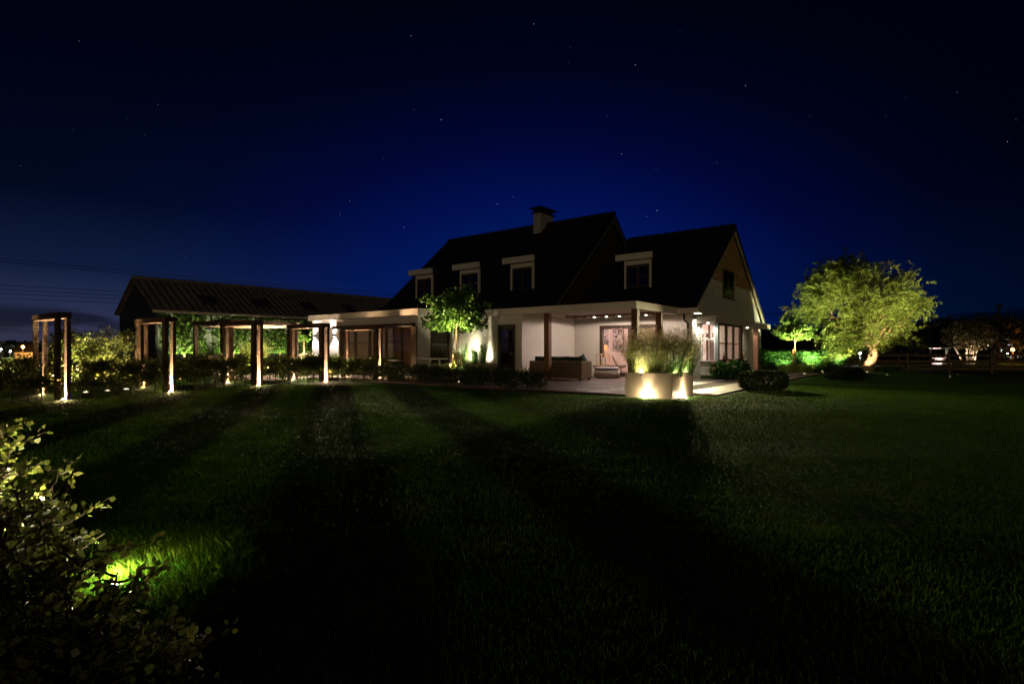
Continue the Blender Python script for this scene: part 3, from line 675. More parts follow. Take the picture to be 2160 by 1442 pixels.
p1 = thing('picture', 'tall black and white abstract picture on the living room back wall', 'picture', Hh(-5.0, 8.7, 1.12), RA, 'pictures on the living room wall')
MB().box(-.32, .32, .0, .045, 0, 1.16).build('frame', mat('brown_frame', (.2, .1, .06), .5), p1); MB().box(-.28, .28, -.008, -.001, .04, 1.12).build('canvas', SPK, p1)
p2 = thing('picture', 'narrow speckled abstract picture behind the copper tripod lamp', 'picture', Hh(-5.75, 8.7, 1.35), RA, 'pictures on the living room wall')
MB().box(-.22, .22, .0, .045, 0, .95).build('frame', WHITE, p2); MB().box(-.2, .2, -.008, -.001, .02, .93).build('canvas', SPK, p2)
chh = thing('lounge_chair', 'tan swivel lounge chair inside the living room by the sliding door', 'chair', Hh(-3.65, 6.3, .012), RA + .5)
rm = Matrix.Rotation(R(65), 3, 'Y')
MB().pillow(-.28, 0, .62, .62, .5, .12, rm).build('backrest', mat('tan_leather', (.25, .18, .12), .5), chh, smooth=True)
MB().pillow(.02, 0, .38, .55, .52, .13, Matrix.Rotation(R(-8), 3, 'Y')).build('seat', MATS['tan_leather'], chh, smooth=True)
MB().tube([(0, 0, .34), (0, 0, .08)], .03).build('stem', STEEL, chh)
m_ = MB()
for k in range(4): m_.tube([(0, 0, .08), (.3 * math.cos(k * 1.571 + .4), .3 * math.sin(k * 1.571 + .4), .015)], .018)
m_.build('foot', STEEL, chh)
ac = thing('armchair', 'red-brown upholstered armchair beside the swivel lounge chair', 'chair', Hh(-2.85, 6.35, .012), RA - .3)
MB().box(-.3, .3, -.3, .3, .1, .42).build('seat', mat('rust_leather', (.3, .12, .06), .55), ac, bevel=.05)
MB().box(-.34, -.2, -.32, .32, .424, .86).build('backrest', MATS['rust_leather'], ac, bevel=.05)
for sy_ in (-1, 1): MB().box(-.19, .3, sy_ * .33 - .05, sy_ * .33 + .05, .1, .6).build('armrest', MATS['rust_leather'], ac, bevel=.04)
# little things on the bay sill
for i, s in enumerate((5.8, 6.15, 7.0, 7.25)):
    lb = ['white bottle vase on the bay window sill nearest the corner post', 'round pink vase second from the bay corner post', 'tall brown vase in the middle bay window', 'small pale vase beside the tall brown one in the bay'][i]
    h = (.42, .3, .36, .26)[i]; r = (.05, .09, .06, .07)[i]
    v = thing('vase', lb, 'vase', Hh(.98, s, .69), 0, 'vases in the bay window')
    MB().lathe([(r * .7, 0), (r, h * .35), (r * .8, h * .6), (r * .3, h * .8), (r * .4, h)], seg=14).build('body', [WHITE, INWALL, POST, GREYC][i], v, smooth=True)

# ------------------------------------------------------------------ plants
def foliage(name, C, rng, L_, W_, m, parent, D=None, spread=1.0, fold=.25):
    return quads_mesh(name, leaf_polys(np.asarray(C, float), rng, L_, W_, D, spread, fold), 6, m, parent)
def hedge(label, p0, p1, h, th, n, group, m=LF_BEECH, leaf=.075, bot=.25, seed=0, name='hedge', stems=True, zfix=None, rag=.12, cat='hedge', bush=True):
    """a strip of hedge between two ground points: twiggy stems below, leaves in bunches above"""
    rg = np.random.default_rng(seed); p0 = np.array(p0, float); p1 = np.array(p1, float); ln = np.linalg.norm(p1 - p0); d = (p1 - p0) / ln; nrm = np.array([-d[1], d[0]])
    mid = (p0 + p1) / 2; z0 = gz(*mid) if zfix is None else zfix
    t = thing(name, label, cat, (mid[0], mid[1], z0), 0, group)
    # bunches
    nb = max(6, int(ln * h * 13)); bt = rg.uniform(-ln / 2, ln / 2, nb); bn = rg.uniform(-.5, .5, nb) * th; bz = bot + (h - bot) * rg.random(nb) ** .75
    top = h * (1 + rag * np.sin(bt * 5.1 + seed) + rag * .6 * np.sin(bt * 11.3 + 2 * seed)); bz *= top / h
    k = rg.integers(0, nb, n); C = np.stack([bt[k] + rg.normal(0, .11, n), bn[k] + rg.normal(0, .07, n), bz[k] + rg.normal(0, .08, n)], 1)
    # outer shell
    q = rg.integers(0, 3, n // 3); m3 = n // 3
    S = np.stack([rg.uniform(-ln / 2, ln / 2, m3), np.where(q == 0, -th / 2, np.where(q == 1, th / 2, rg.uniform(-.5, .5, m3) * th)) + rg.normal(0, .03, m3), np.where(q == 2, h * (1 + rag * np.sin(7 * rg.random(m3))) * .95, rg.uniform(bot, h, m3)) + rg.normal(0, .03, m3)], 1)
    C = np.concatenate([C, S]); C[:, 2] = np.maximum(C[:, 2], .05)
    xy = C[:, :1] * d + C[:, 1:2] * nrm; Wd = np.concatenate([xy, C[:, 2:]], 1)
    if zfix is None:
        Wd[:, 2] += gzv(Wd[:, 0] + mid[0], Wd[:, 1] + mid[1]) - z0
    foliage('foliage', Wd, rg, leaf, leaf * .62, m, t)
    if stems:
        mb = MB(); ns = max(2, int(ln / .28))
        for i in range(ns):
            u_ = -ln / 2 + ln * (i + .5) / ns + rg.normal(0, .03); b0 = d * u_; zz = (gz(b0[0] + mid[0], b0[1] + mid[1]) - z0) if zfix is None else 0
            lean = rg.normal(0, .06, 2)
            mb.tube([(b0[0], b0[1], zz - .03), (b0[0] + lean[0] * .5, b0[1] + lean[1] * .5, zz + h * .4), (b0[0] + lean[0] * 1.5, b0[1] + lean[1] * 1.5, zz + h * .85)], [.014, .011, .005], 5)
        mb.build('stems', TWIG, t)
    return t
def limb(mb, p, q, r0, r1, rg, n=4, wob=.08):
    p = Vector(p); q = Vector(q); pts = []
    for i in range(n + 1):
        f_ = i / n; v = p.lerp(q, f_); wv = wob * (q - p).length * math.sin(math.pi * f_)
        pts.append(v + Vector(rg.normal(0, 1, 3)) * wv * .5)
    mb.tube(pts, [r0 + (r1 - r0) * i / n for i in range(n + 1)], 6); return pts
def small_tree(label, x, y, z, ht, hb, rad, seed, n=2600, leaf=.13, stakes=True, group='young roof-crowned garden trees'):
    rg = np.random.default_rng(seed); t = thing('young_tree', label, 'tree', (x, y, z), 0, group)
    mb = MB(); mb.tube([(0, 0, -.05), (.015, .01, hb * .5), (-.01, 0, hb), (0, 0, hb + (ht - hb) * .55)], [.05, .042, .036, .018], 8)
    tips = []
    for k in range(11):
        a = 2 * math.pi * k / 11 + rg.uniform(-.25, .25); r_ = rad * rg.uniform(.55, .98); zt = hb + (ht - hb) * rg.uniform(.15, .75)
        q = (r_ * math.cos(a), r_ * math.sin(a), zt); limb(mb, (0, 0, hb + (ht - hb) * rg.uniform(0, .3)), q, .02, .006, rg); tips.append(q)
    for k in range(7):
        a = rg.uniform(0, 6.28); r_ = rad * rg.uniform(.1, .7); q = (r_ * math.cos(a), r_ * math.sin(a), hb + (ht - hb) * rg.uniform(.7, 1.0)); limb(mb, (r_ * .3 * math.cos(a), r_ * .3 * math.sin(a), hb + .2), q, .012, .004, rg); tips.append(q)
    mb.build('trunk', BARK, t)
    C = []; per = n // (len(tips) * 2)
    for q in tips:
        q = np.array(q)
        for f_ in (1, .85, .65, .45):
            c = np.array([q[0] * f_, q[1] * f_, hb + (q[2] - hb) * (f_ * .9 + .1)])
            C.append(c + rg.normal(0, 1, (per // 2, 3)) * [.15, .15, .11])
    nn = n // 2
    r_ = rad * .95 * np.sqrt(rg.random(nn)); a = rg.uniform(0, 6.28, nn); r_ *= .78 + .22 * np.sin(4 * a + seed)
    C.append(np.stack([r_ * np.cos(a), r_ * np.sin(a), hb + .05 + (ht - hb) * .5 * rg.random(nn) * (1 - .5 * (r_ / rad) ** 2) + .15 * np.sin(3 * a)], 1))
    C = np.concatenate(C); C[:, 2] = np.maximum(C[:, 2], hb - .12)
    foliage('crown', C, rg, leaf, leaf * .85, LF_TREE, t)
    if stakes:
        m2 = MB(); m2.tube([(-.2, -.05, -.05), (-.13, -.03, 1.02)], .03); m2.build('stake', STAKE, t)
        m3 = MB(); m3.tube([(.24, -.06, -.05), (.15, -.04, 1.05)], .03); m3.build('stake', STAKE, t)
        MB().tube([(-.14, -.03, .82), (.0, .0, .84), (.16, -.04, .95)], .012).build('tie', DWOOD, t)
    return t
def grass_tuft(label, x, y, z, h, rad, n, seed, m=LF_GRASS, seeds=0, group=None, name='ornamental_grass', arch=.7, w=.012, ztop=None, sx=1.0, sy=1.0, parent=None, rz=0):
    rg = np.random.default_rng(seed); t = thing(name, label, 'grass plant', (x, y, z), rz, group)
    r_ = rad * .45 * np.sqrt(rg.random(n)); a = rg.uniform(0, 6.28, n); b0 = np.stack([r_ * np.cos(a) * sx, r_ * np.sin(a) * sy, np.zeros(n)], 1)
    a2 = a + rg.normal(0, .8, n); l = h * rg.uniform(.5, 1.15, n); out = np.stack([np.cos(a2), np.sin(a2), np.zeros(n)], 1) * (arch * l * rg.uniform(.1, 1, n))[:, None]
    side = np.stack([-np.sin(a2), np.cos(a2), np.zeros(n)], 1) * w * rg.uniform(.6, 1.3, n)[:, None] * .5
    up = np.stack([np.zeros(n), np.zeros(n), l], 1)
    p1 = b0 + up * .5 + out * .2; p2 = b0 + up * .85 + out * .55; p3 = b0 + up * .9 + out
    Q = np.concatenate([np.stack([b0 - side, b0 + side, p1 + side, p1 - side], 1), np.stack([p1 - side, p1 + side, p2 + side * .8, p2 - side * .8], 1), np.stack([p2 - side * .8, p2 + side * .8, p3 + side * .1, p3 - side * .1], 1)])
    quads_mesh('blades', Q, 4, m, t)
    if seeds:
        k = rg.integers(0, n, seeds); f_ = rg.uniform(.75, 1.12, seeds)[:, None]
        C = b0[k] + up[k] * f_ * 1.02 + out[k] * .55 * f_ + rg.normal(0, .045, (seeds, 3))
        foliage('seed_heads', C, rg, .06, .018, LF_SEED, t)
    return t

# ------------------------------------------------------------------ pergola gates down the garden path
GATES = [(-12.3, 15.0), (-10.62, 16.98), (-8.82, 18.95), (-7.17, 20.92), (-5.6, 22.9)]
ORD = ['first', 'second', 'third', 'fourth', 'fifth']
FAR = 2.24
for i, (x, y) in enumerate(GATES):
    zg = gz(x, y)
    t = thing('pergola_gate', f'{ORD[i]} rough timber pergola gate from the left, straddling the garden path', 'pergola', (x, y, 0), RA, 'pergola gates down the garden path')
    for lx in (0, -FAR):
        for ly in (-.11, .11):
            MB().box(lx - .11, lx + .11, ly - .05, ly + .05, zg - .1, 2.02).build('post', SAWN, t, bevel=.006)
    MB().box(-FAR - .13, .13, -.17, .17, 2.022, 2.19).build('beam', SAWN, t, bevel=.008)
    for lx, nm in ((0, 'lawn side'), (-FAR, 'garden side')):
        gx, gy = x + U[0] * lx, y + U[1] * lx
        ground_spot(gx + .06 * U[0], gy + .06 * U[1], (0, 0, 1), 270 if lx == 0 else 130, f'ground spotlight between the {nm} posts of the {ORD[i]} pergola gate', (1, .62, .33), 84, .8, 'ground spotlights inside the pergola legs', z=zg, r=.04, rad=.02, spill=14 if lx == 0 else 5)
HG = 'beech hedges along the pergola path'
def along(i, f_, far=0, w=0):
    x, y = GATES[i]; return (x - U[0] * far + V_[0] * f_, y - U[1] * far + V_[1] * f_)
hedge('dark beech hedge reaching out of the left edge, left of the first pergola gate', along(0, -.3, .05), along(0, -3.6, .05), .95, .5, 3600, HG, seed=1, leaf=.085)
for i in range(4):
    hedge(f'dark low beech hedge between the {ORD[i]} and {ORD[i+1]} pergola gates, lawn side', along(i, .25, .05), along(i + 1, -.25, .05), (.98, .9, .86, .82)[i], .5, 3300, HG, seed=2 + i)
hedge('short beech hedge just right of the fifth pergola gate', along(4, .22, .05), along(4, 1.1, .05), .8, .45, 1100, HG, seed=9)
hedge('bright lit tall beech hedge on the garden side between the first two pergola gates', along(0, .25, FAR + .1), along(1, -.25, FAR + .1), 1.72, .5, 6500, HG, seed=11)
hedge('half lit beech hedge on the garden side left of the first pergola gate', along(0, -.3, FAR), along(0, -3.4, FAR), .98, .5, 3200, HG, seed=12)
for i in range(1, 4):
    hedge(f'beech hedge on the garden side between the {ORD[i]} and {ORD[i+1]} pergola gates', along(i, .25, FAR), along(i + 1, -.25, FAR), .8, .45, 2200, HG, seed=13 + i)
for k, (f_, wts) in enumerate(((.95, 200), (1.5, 190), (2.0, 70))):
    gx, gy = along(0, f_, FAR - .6)
    ground_spot(gx, gy, (-.42, .32, 1), wts, ['left', 'middle', 'right'][k] + ' ground spotlight at the foot of the tall lit beech hedge', (1, .74, .36), 75, .8)
gx, gy = along(0, -1.2, FAR - .6); ground_spot(gx, gy, (-.45, .4, 1), 180, 'ground spotlight at the foot of the half lit hedge left of the first gate', (1, .78, .4), 80, .8)

# ------------------------------------------------------------------ garden canopy, barn, planting behind the path
cp = thing('garden_canopy', 'timber garden canopy with a cream sailcloth roof on four posts', 'canopy', (-14.2, 24.6, 0), RA)
for px_, py_ in ((0, 0), (3.3, 0), (3.3, 2.91), (0, 2.91)): MB().box(px_ - .07, px_ + .07, py_ - .07, py_ + .07, -.1, 2.3).build('post', SAWN, cp)
MB().box(-.15, 3.45, -.06, .06, 2.302, 2.44).build('beam', SAWN, cp); MB().box(-.15, 3.45, 2.85, 2.97, 2.302, 2.44).build('beam', SAWN, cp)
MB().box(-.06, .06, .062, 2.848, 2.302, 2.44).build('beam', SAWN, cp); MB().box(3.24, 3.36, .062, 2.848, 2.302, 2.44).build('beam', SAWN, cp)
mb = MB(); n_ = 24
for i in range(n_ + 1):
    for j in range(2): mb.v.append((.07 + 3.16 * i / n_, .07 + 2.77 * j, 2.27 - .07 * abs(math.sin(i / n_ * math.pi * 5))))
mb.f = [(2 * i, 2 * i + 2, 2 * i + 3, 2 * i + 1) for i in range(n_)]
so = mb.build('sailcloth', CANVAS, cp); md = so.modifiers.new('thick', 'SOLIDIFY'); md.thickness = .01
for k, (px_, py_) in enumerate(((.4, .5), (2.9, 2.4))):
    gx, gy = -14.2 + U[0] * px_ + V_[0] * py_, 24.6 + U[1] * px_ + V_[1] * py_
    ground_spot(gx, gy, (.1, .05, 1), 55, ['ground spotlight under the left of the garden canopy', 'ground spotlight under the right of the garden canopy'][k], (1, .72, .5), 110, .8)
gs = thing('garden_armchair', 'white framed outdoor armchair with beige cushions beneath the garden canopy', 'armchair', (-13.75, 25.0, 0), RA + .6)
MB().box(-.42, -.34, -.35, .35, 0, .68).build('armrest', WHITE, gs); MB().box(.34, .42, -.35, .35, 0, .68).build('armrest', WHITE, gs)
MB().box(-.338, .338, -.35, .35, .2, .32).build('seat', WHITE, gs); MB().pillow(0, -.02, .4, .64, .62, .16).build('seat_cushion', CANVAS, gs, smooth=True)
MB().pillow(0, .3, .68, .66, .5, .18, Matrix.Rotation(R(75), 3, 'X')).build('back_cushion', CANVAS, gs, smooth=True)
gt = thing('garden_bench', 'long beige stone bench between the garden canopy and the flower bed', 'bench', (-10.3, 27.0, 0), RA)
MB().box(-1.0, 1.0, -.25, .25, .4, .5).build('seat', CANVAS, gt, bevel=.01); MB().box(-.9, -.7, -.2, .2, 0, .398).build('leg', STONE, gt); MB().box(.7, .9, -.2, .2, 0, .398).build('leg', STONE, gt)

BD = (.6616, .7498); BRA = math.atan2(BD[1], BD[0]); BX, BY = -18.1, 27.6
barn = thing('barn', 'long dark barn with corrugated brown roof and grey cladding behind the garden', 'barn', (BX, BY, 0), BRA)
BL = 21; GW = 7.2
MB().box(.3, BL, .3, .4, -.3, 3.2).build('side_wall', BARNW, barn)
mb = MB(); mb.prism([(.2, .3, -.3), (.2, .3, 3.15), (.2, GW / 2, 4.95), (.2, GW - .3, 3.15), (.2, GW - .3, -.3)], (.098, 0, 0)); mb.build('gable_wall', BARNG, barn)
mb = MB()
n_ = int(BL / .09)
for slope, (y0, y1) in enumerate(((0, GW / 2), (GW, GW / 2))):
    b0 = len(mb.v)
    for i in range(n_ + 1):
        x = BL * i / n_; zz = .022 * math.sin(i * math.pi * .5)
        mb.v += [(x, y0, 3.22 + zz), (x, y1, 5.14 + zz)]
    mb.f += [(b0 + 2 * i, b0 + 2 * i + 2, b0 + 2 * i + 3, b0 + 2 * i + 1) for i in range(n_)]
rf = mb.build('roof', BARNR, barn); md = rf.modifiers.new('thick', 'SOLIDIFY'); md.thickness = .06; md.offset = -1
MB().tube([(0, GW / 2, 5.16), (BL, GW / 2, 5.16)], .1).build('ridge_cap', BARNR, rf)
MB().tube([(-.02, -.09, 3.14), (BL, -.09, 3.14)], .07).build('gutter', GUTTER, barn)
for k in range(5):
    x = 2.6 + 3.0 * k; v_ = [(x, .9, 3.735), (x + .9, .9, 3.735), (x + .9, 1.9, 4.27), (x, 1.9, 4.27)]
    MB().prism(v_, (0, 0, .03)).build('skylight', mat('purple_grey_skylight', (.06, .05, .08), .25) if k == 0 else MATS['purple_grey_skylight'], rf)

# pleached trees against the barn
for k, f_ in enumerate((1.2, 3.6, 6.2, 8.4)):
    bx_, by_ = BX + BD[0] * f_ + BD[1] * .7, BY + BD[1] * f_ - BD[0] * .7
    rg = np.random.default_rng(60 + k)
    t = thing('pleached_tree', ['first', 'second', 'third', 'fourth'][k] + ' square pleached tree from the left against the barn wall', 'tree', (bx_, by_, -.05), BRA, 'pleached trees against the barn')
    mb = MB(); mb.tube([(0, 0, 0), (.02, 0, 1.2), (0, 0, 2.8)], [.05, .045, .02], 7)
    for zz in (1.3, 1.8, 2.3, 2.7): mb.tube([(-.9, 0, zz + .03), (0, 0, zz), (.9, 0, zz + .03)], [.008, .02, .008], 5)
    mb.build('trunk', BARK, t)
    n_ = 3000; C = np.stack([rg.uniform(-1.05, 1.05, n_), rg.normal(0, .14, n_), 1.05 + 1.95 * rg.random(n_)], 1)
    C = C[rg.random(n_) < .45 + .55 * (np.sin(C[:, 0] * 7 + k) * np.sin(C[:, 2] * 6) > -.2)]
    foliage('crown', C, rg, .13, .09, LF_TREE, t)
    ground_spot(bx_ + .3, by_ - .45, (-.15, .25, 1), (160, 150, 110, 50)[k], 'ground spotlight under the ' + ['first', 'second', 'third', 'fourth'][k] + ' pleached tree by the barn', (.95, .9, .45), 90, .8)
grass_tuft('broad golden ornamental grass in front of the dark pleached tree by the canopy', -11.85, 25.3, -.04, 1.55, .9, 900, 71, arch=.5, w=.02, seeds=500, group='ornamental grasses behind the path')
grass_tuft('thin golden grass by the barn wall right of the canopy', -9.6, 28.6, -.04, 1.3, .5, 350, 72, arch=.6, w=.018, group='ornamental grasses behind the path')
ground_spot(-11.8, 24.5, (0, .3, 1), 30, 'ground spotlight before the broad golden grass', (1, .8, .35), 90, .8)
small_tree('staked young round tree between the barn and the white extension', -11.0, 29.0, -.04, 2.62, 1.75, .62, 31, n=1300, leaf=.13)
ground_spot(-10.9, 28.5, (-.05, .25, 1), 180, 'ground spotlight at the foot of the young tree by the extension', (1, .86, .42), 60, .8)

# flower shrubs before the extension
for k, (a, s) in enumerate(((-15.3, -3.3), (-13.6, -3.4))):
    x, y, z = Hh(a, s); rg = np.random.default_rng(80 + k)
    t = thing('flowering_shrub', ['left', 'right'][k] + ' pale flowering shrub before the white extension wall', 'shrub', (x, y, -.04), 0, 'flowering shrubs before the extension')
    C = norm(rg.normal(size=(1500, 3))) * (rg.random((1500, 1)) ** .33) * [.75, .55, .48] + [0, 0, .55]
    foliage('foliage', C, rg, .09, .06, LF_BEECH, t); C = norm(rg.normal(size=(160, 3))) * [.78, .58, .5] + [0, 0, .58]
    foliage('flowers', C[C[:, 2] > .4], rg, .07, .07, leafmat('pale_pink_petal', (.6, .42, .42), .4) if k == 0 else bpy.data.materials['pale_pink_petal'], t)

# ------------------------------------------------------------------ before the facade
small_tree('staked young tree with a spreading crown before the house front', -2.05, 20.2, -.03, 3.45, 1.95, 1.25, 21, n=3000, leaf=.125)
ground_spot(-1.9, 19.75, (-.06, .22, 1), 640, 'ground spotlight at the foot of the staked tree before the house', (1, .86, .45), 62, .8)
bedt = thing('raised_planter', 'long low raised planter of grasses against the house front', 'planter', Hh(-7.35, -.45), RA)
MB().box(-1.1, 1.1, -.42, -.38, 0, .6).box(-1.1, 1.1, .38, .42, 0, .6).box(-1.1, -1.06, -.38, .38, 0, .6).box(1.06, 1.1, -.38, .38, 0, .6).build('box', PLANTER, bedt)
MB().box(-1.06, 1.06, -.38, .38, .4, .55).build('soil', SOIL, bedt)
for k, da in enumerate((-.85, -.35, .2, .62)):
    x, y, z = Hh(-7.35 + da, -.4, .55)
    grass_tuft(['first', 'second', 'third', 'fourth'][k] + ' green grass clump from the left in the raised planter', x, y, .55, (.8, .95, .85, .95)[k], .3, 150, 90 + k, LF_GREEN, arch=.5, w=.012, group='grasses in the raised planter')
for k, (da, wts) in enumerate(((-.62, 11), (-.05, 30), (.6, 14))):
    x, y, z = Hh(-7.35 + da, -.52 if k == 1 else -.3)
    ground_spot(x, y, (.1, .14, 1), wts, ['left', 'middle', 'right'][k] + ' spotlight in the raised planter washing up the house front', (1, .92, .58), 140, .9, z=.56, group='spotlights in the raised planter', rad=.005)
x, y, z = Hh(-8.2, -1.0)
HGL = 'low box hedges before the house'
hedge('low dark box hedge along the lawn edge before the house, with gaps at its foot', Hh(-8.1, -4.35)[:2], Hh(-.62, -4.85)[:2], .58, .5, 14000, HGL, LF_DARK, .05, .12, 101, 'box_hedge', rag=.05)
hedge('second row of low box hedge behind the first, before the raised planter', Hh(-7.8, -3.1)[:2], Hh(-3.4, -3.1)[:2], .6, .45, 6000, HGL, LF_DARK, .05, .1, 102, 'box_hedge', rag=.04)
hedge('short box hedge at the left end below the sliding doors', Hh(-9.0, -4.6)[:2], Hh(-8.9, -3.0)[:2], .62, .7, 3000, HGL, LF_DARK, .05, .08, 103, 'box_hedge', rag=.06)
grass_tuft('golden grass tuft at the foot of the staked tree before the house', -2.55, 20.1, -.03, .75, .6, 420, 104, arch=.7, w=.012)
grass_tuft('small pale flowering grass around the stakes before the house', -1.75, 19.95, -.03, .5, .4, 200, 105, LF_SEED, arch=.5, w=.014)
for k, (x, y, h, r, lb) in enumerate(((-2.75, 19.6, .88, .36, 'pale garden table with slanted legs left of the staked tree'), (-4.35, 20.9, .8, .3, 'small dark garden table before the sliding doors'))):
    t = thing('garden_table', lb, 'table', (x, y, -.01), RA, 'garden tables')
    MB().box(-r, r, -r * .8, r * .8, h - .03, h).build('tabletop', WHITE if k == 0 else STEEL, t, bevel=.005)
    for sx_ in (-1, 1): MB().tube([(sx_ * r * .6, 0, h - .03), (sx_ * r * 1.1, -.1, 0)], .025).build('leg', TRIM if k == 0 else METAL, t)

# ------------------------------------------------------------------ planter box with grasses, and its two spotlights
pb = thing('planter_box', 'large beige square planter full of tall grasses at the terrace corner', 'planter', (3.89, 13.34, 0), RA)
zb_ = -.12
MB().box(-1.23, 0, 0, .03, zb_, .573).box(-1.23, 0, 1.47, 1.5, zb_, .573).box(-1.23, -1.2, .03, 1.47, zb_, .573).box(-.03, 0, .03, 1.47, zb_, .573).build('box', PLANTER, pb, bevel=.006)
MB().box(-1.2, -.03, .03, 1.47, .1, .5).build('soil', SOIL, pb)
MB().box(-1.232, .003, -.006, .03, .574, .59).box(-.03, .006, .031, 1.502, .574, .59).build('rim', PLANTER, pb)
for k, (da, ds, h) in enumerate(((-.95, .3, .95), (-.5, .3, 1.02), (-.2, .55, .92), (-.9, .9, 1.0), (-.4, 1.1, 1.05), (-.2, 1.3, .98))):
    x = 3.89 + U[0] * da + V_[0] * ds; y = 13.34 + U[1] * da + V_[1] * ds
    lb = ['front left', 'front middle', 'near corner', 'back left', 'back middle', 'far right'][k] + ' clump of tall seeding grass in the beige planter'
    grass_tuft(lb, x, y, .49, h * .98, .55, 460, 120 + k, LF_GRASS if k % 3 != 2 else LF_GREEN, seeds=1700, arch=1.1, w=.012, group='seeding grasses in the beige planter')
for k, (da, ds, dv) in enumerate(((-.62, -.065, (0, .0, 1)), (.065, .72, (0, 0, 1)))):
    x = 3.89 + U[0] * da + V_[0] * ds; y = 13.34 + U[1] * da + V_[1] * ds
    ground_spot(x, y, (0, .0, 1), 10, ['ground spotlight at the front face of the beige planter', 'ground spotlight at the right face of the beige planter'][k], (1, .78, .48), 58, 1, 'spotlights at the beige planter', z=-.045, rad=.02, r=.03, spill=4)

for k, (da, ds) in enumerate(((-.8, .06), (-.05, .35), (-.06, 1.1))):
    x = 3.89 + U[0] * da + V_[0] * ds; y = 13.34 + U[1] * da + V_[1] * ds
    ground_spot(x, y, (-.1, .3, 1), 8, ['left', 'right', 'far'][k] + ' small spotlight in the soil among the grasses of the beige planter', (1, .85, .5), 150, 1, 'spotlights at the beige planter', z=.505, rad=.03)
# hydrangea bed between the path and the bay
for k, s in enumerate((4.7, 5.6, 6.6)):
    x, y, z = Hh(1.75 - (.25 if k == 0 else 0), s); rg = np.random.default_rng(140 + k)
    t = thing('hydrangea_bush', ['first', 'second', 'third'][k] + ' dark hydrangea bush from the planter, below the bay window', 'shrub', (x, y, .0), 0, 'hydrangeas below the bay window')
    C = norm(rg.normal(size=(700, 3))) * (rg.random((700, 1)) ** .3) * [.42, .42, .36] + [0, 0, .38]
    foliage('foliage', C, rg, .13, .09, LF_LAUR, t)
    hd = norm(rg.normal(size=(12, 3))) * [.42, .42, .37] + [0, 0, .4]; hd = hd[hd[:, 2] > .35]
    [foliage('flower_head', h_ + rg.normal(0, .035, (70, 3)), rg, .03, .03, bpy.data.materials.get('faded_pink_floret') or leafmat('faded_pink_floret', (.4, .24, .18), .3), t) for h_ in hd]
    MB().tube([(0, 0, -.02), (.05, .03, .4)], [.02, .008]).tube([(0, 0, -.02), (-.12, .05, .4)], [.02, .008]).build('stems', TWIG, t)
x, y, z = Hh(1.1, 9.05, .69); grass_tuft('pale feathery grass in the pot at the end of the bay sill', x, y, .69, .5, .45, 260, 150, LF_SEED, arch=.8, w=.01)
# box shrubs on the lawn
for k, (x, y, sx_, sy_, h, lb) in enumerate(((7.55, 16.5, .62, .55, .6, 'dark clipped box shrub on the lawn right of the beige planter'), (13.55, 22.4, .72, .45, .52, 'low clipped box block at the path end before the long hedge'))):
    rg = np.random.default_rng(160 + k); t = thing('box_shrub', lb, 'shrub', (x, y, gz(x, y)), RA + .9, 'clipped box shrubs on the lawn')
    n_ = 9500; c = rg.uniform(-1, 1, (n_, 3)); p_ = np.linalg.norm(np.abs(c) ** 4, axis=1)[:, None]; s_ = (np.sum(np.abs(c) ** 4, axis=1) ** .25)[:, None]
    C = c / s_ * (rg.uniform(.82, 1.02, (n_, 1))) * [sx_, sy_, h / 2] + [0, 0, h / 2]; C[:, 2] = np.maximum(C[:, 2], .02)
    foliage('foliage', C, rg, .045, .03, LF_DARK, t); MB().tube([(0, 0, -.03), (0, 0, h * .6)], [.04, .02]).build('stem', TWIG, t)

# ------------------------------------------------------------------ right garden: hedge, tree 2, willow, fences
hedge('long clipped laurel hedge behind the young tree at the right', (13.6, 30.2), (19.4, 32.0), 1.12, .6, 13000, 'laurel hedge', LF_LAUR, .1, .05, 170, 'laurel_hedge', rag=.02, zfix=-.03)
small_tree('young tree in a round grass bed before the laurel hedge', 14.67, 28.4, -.03, 2.85, 1.8, 1.02, 22, n=1700, leaf=.13, stakes=False)
MB().tube([(14.55, 28.3, -.05), (14.58, 28.3, 1.2)], .03)
stk = thing('tree_stake', 'single brown stake tied beside the young tree at the right', 'stake', (14.5, 28.3, -.04)); MB().tube([(0, 0, 0), (.02, 0, 1.25)], .03).build('pole', STAKE, stk)
for k in range(5):
    a = k * 1.26; grass_tuft(['front', 'right', 'back right', 'back left', 'left'][k] + ' yellow-green grass clump around the young tree at the right', 14.67 + .55 * math.cos(a - 1.57), 28.4 + .5 * math.sin(a - 1.57), -.03, .5, .6, 320, 180 + k, LF_GRASS, arch=.9, w=.014, group='grass clumps around the young tree at the right')
rb = thing('round_bed_edging', 'low round stone edging of the young tree bed at the right', 'edging', (14.67, 28.35, -.05)); MB().lathe([(1.0, 0), (1.0, .09), (.9, .09), (.9, 0)], seg=32).build('edge', STONE, rb)
ground_spot(14.35, 26.9, (.14, .62, 1), 820, 'ground spotlight before the young tree at the right', (1, .86, .42), 50, .8)
ground_spot(15.6, 28.2, (.1, .45, 1), 380, 'ground spotlight right of the young tree bed', (.95, .95, .45), 76, .8)
ground_spot(18.9, 30.7, (-.1, .4, 1), 300, 'ground spotlight at the right end of the laurel hedge', (1, .9, .5), 90, .8)
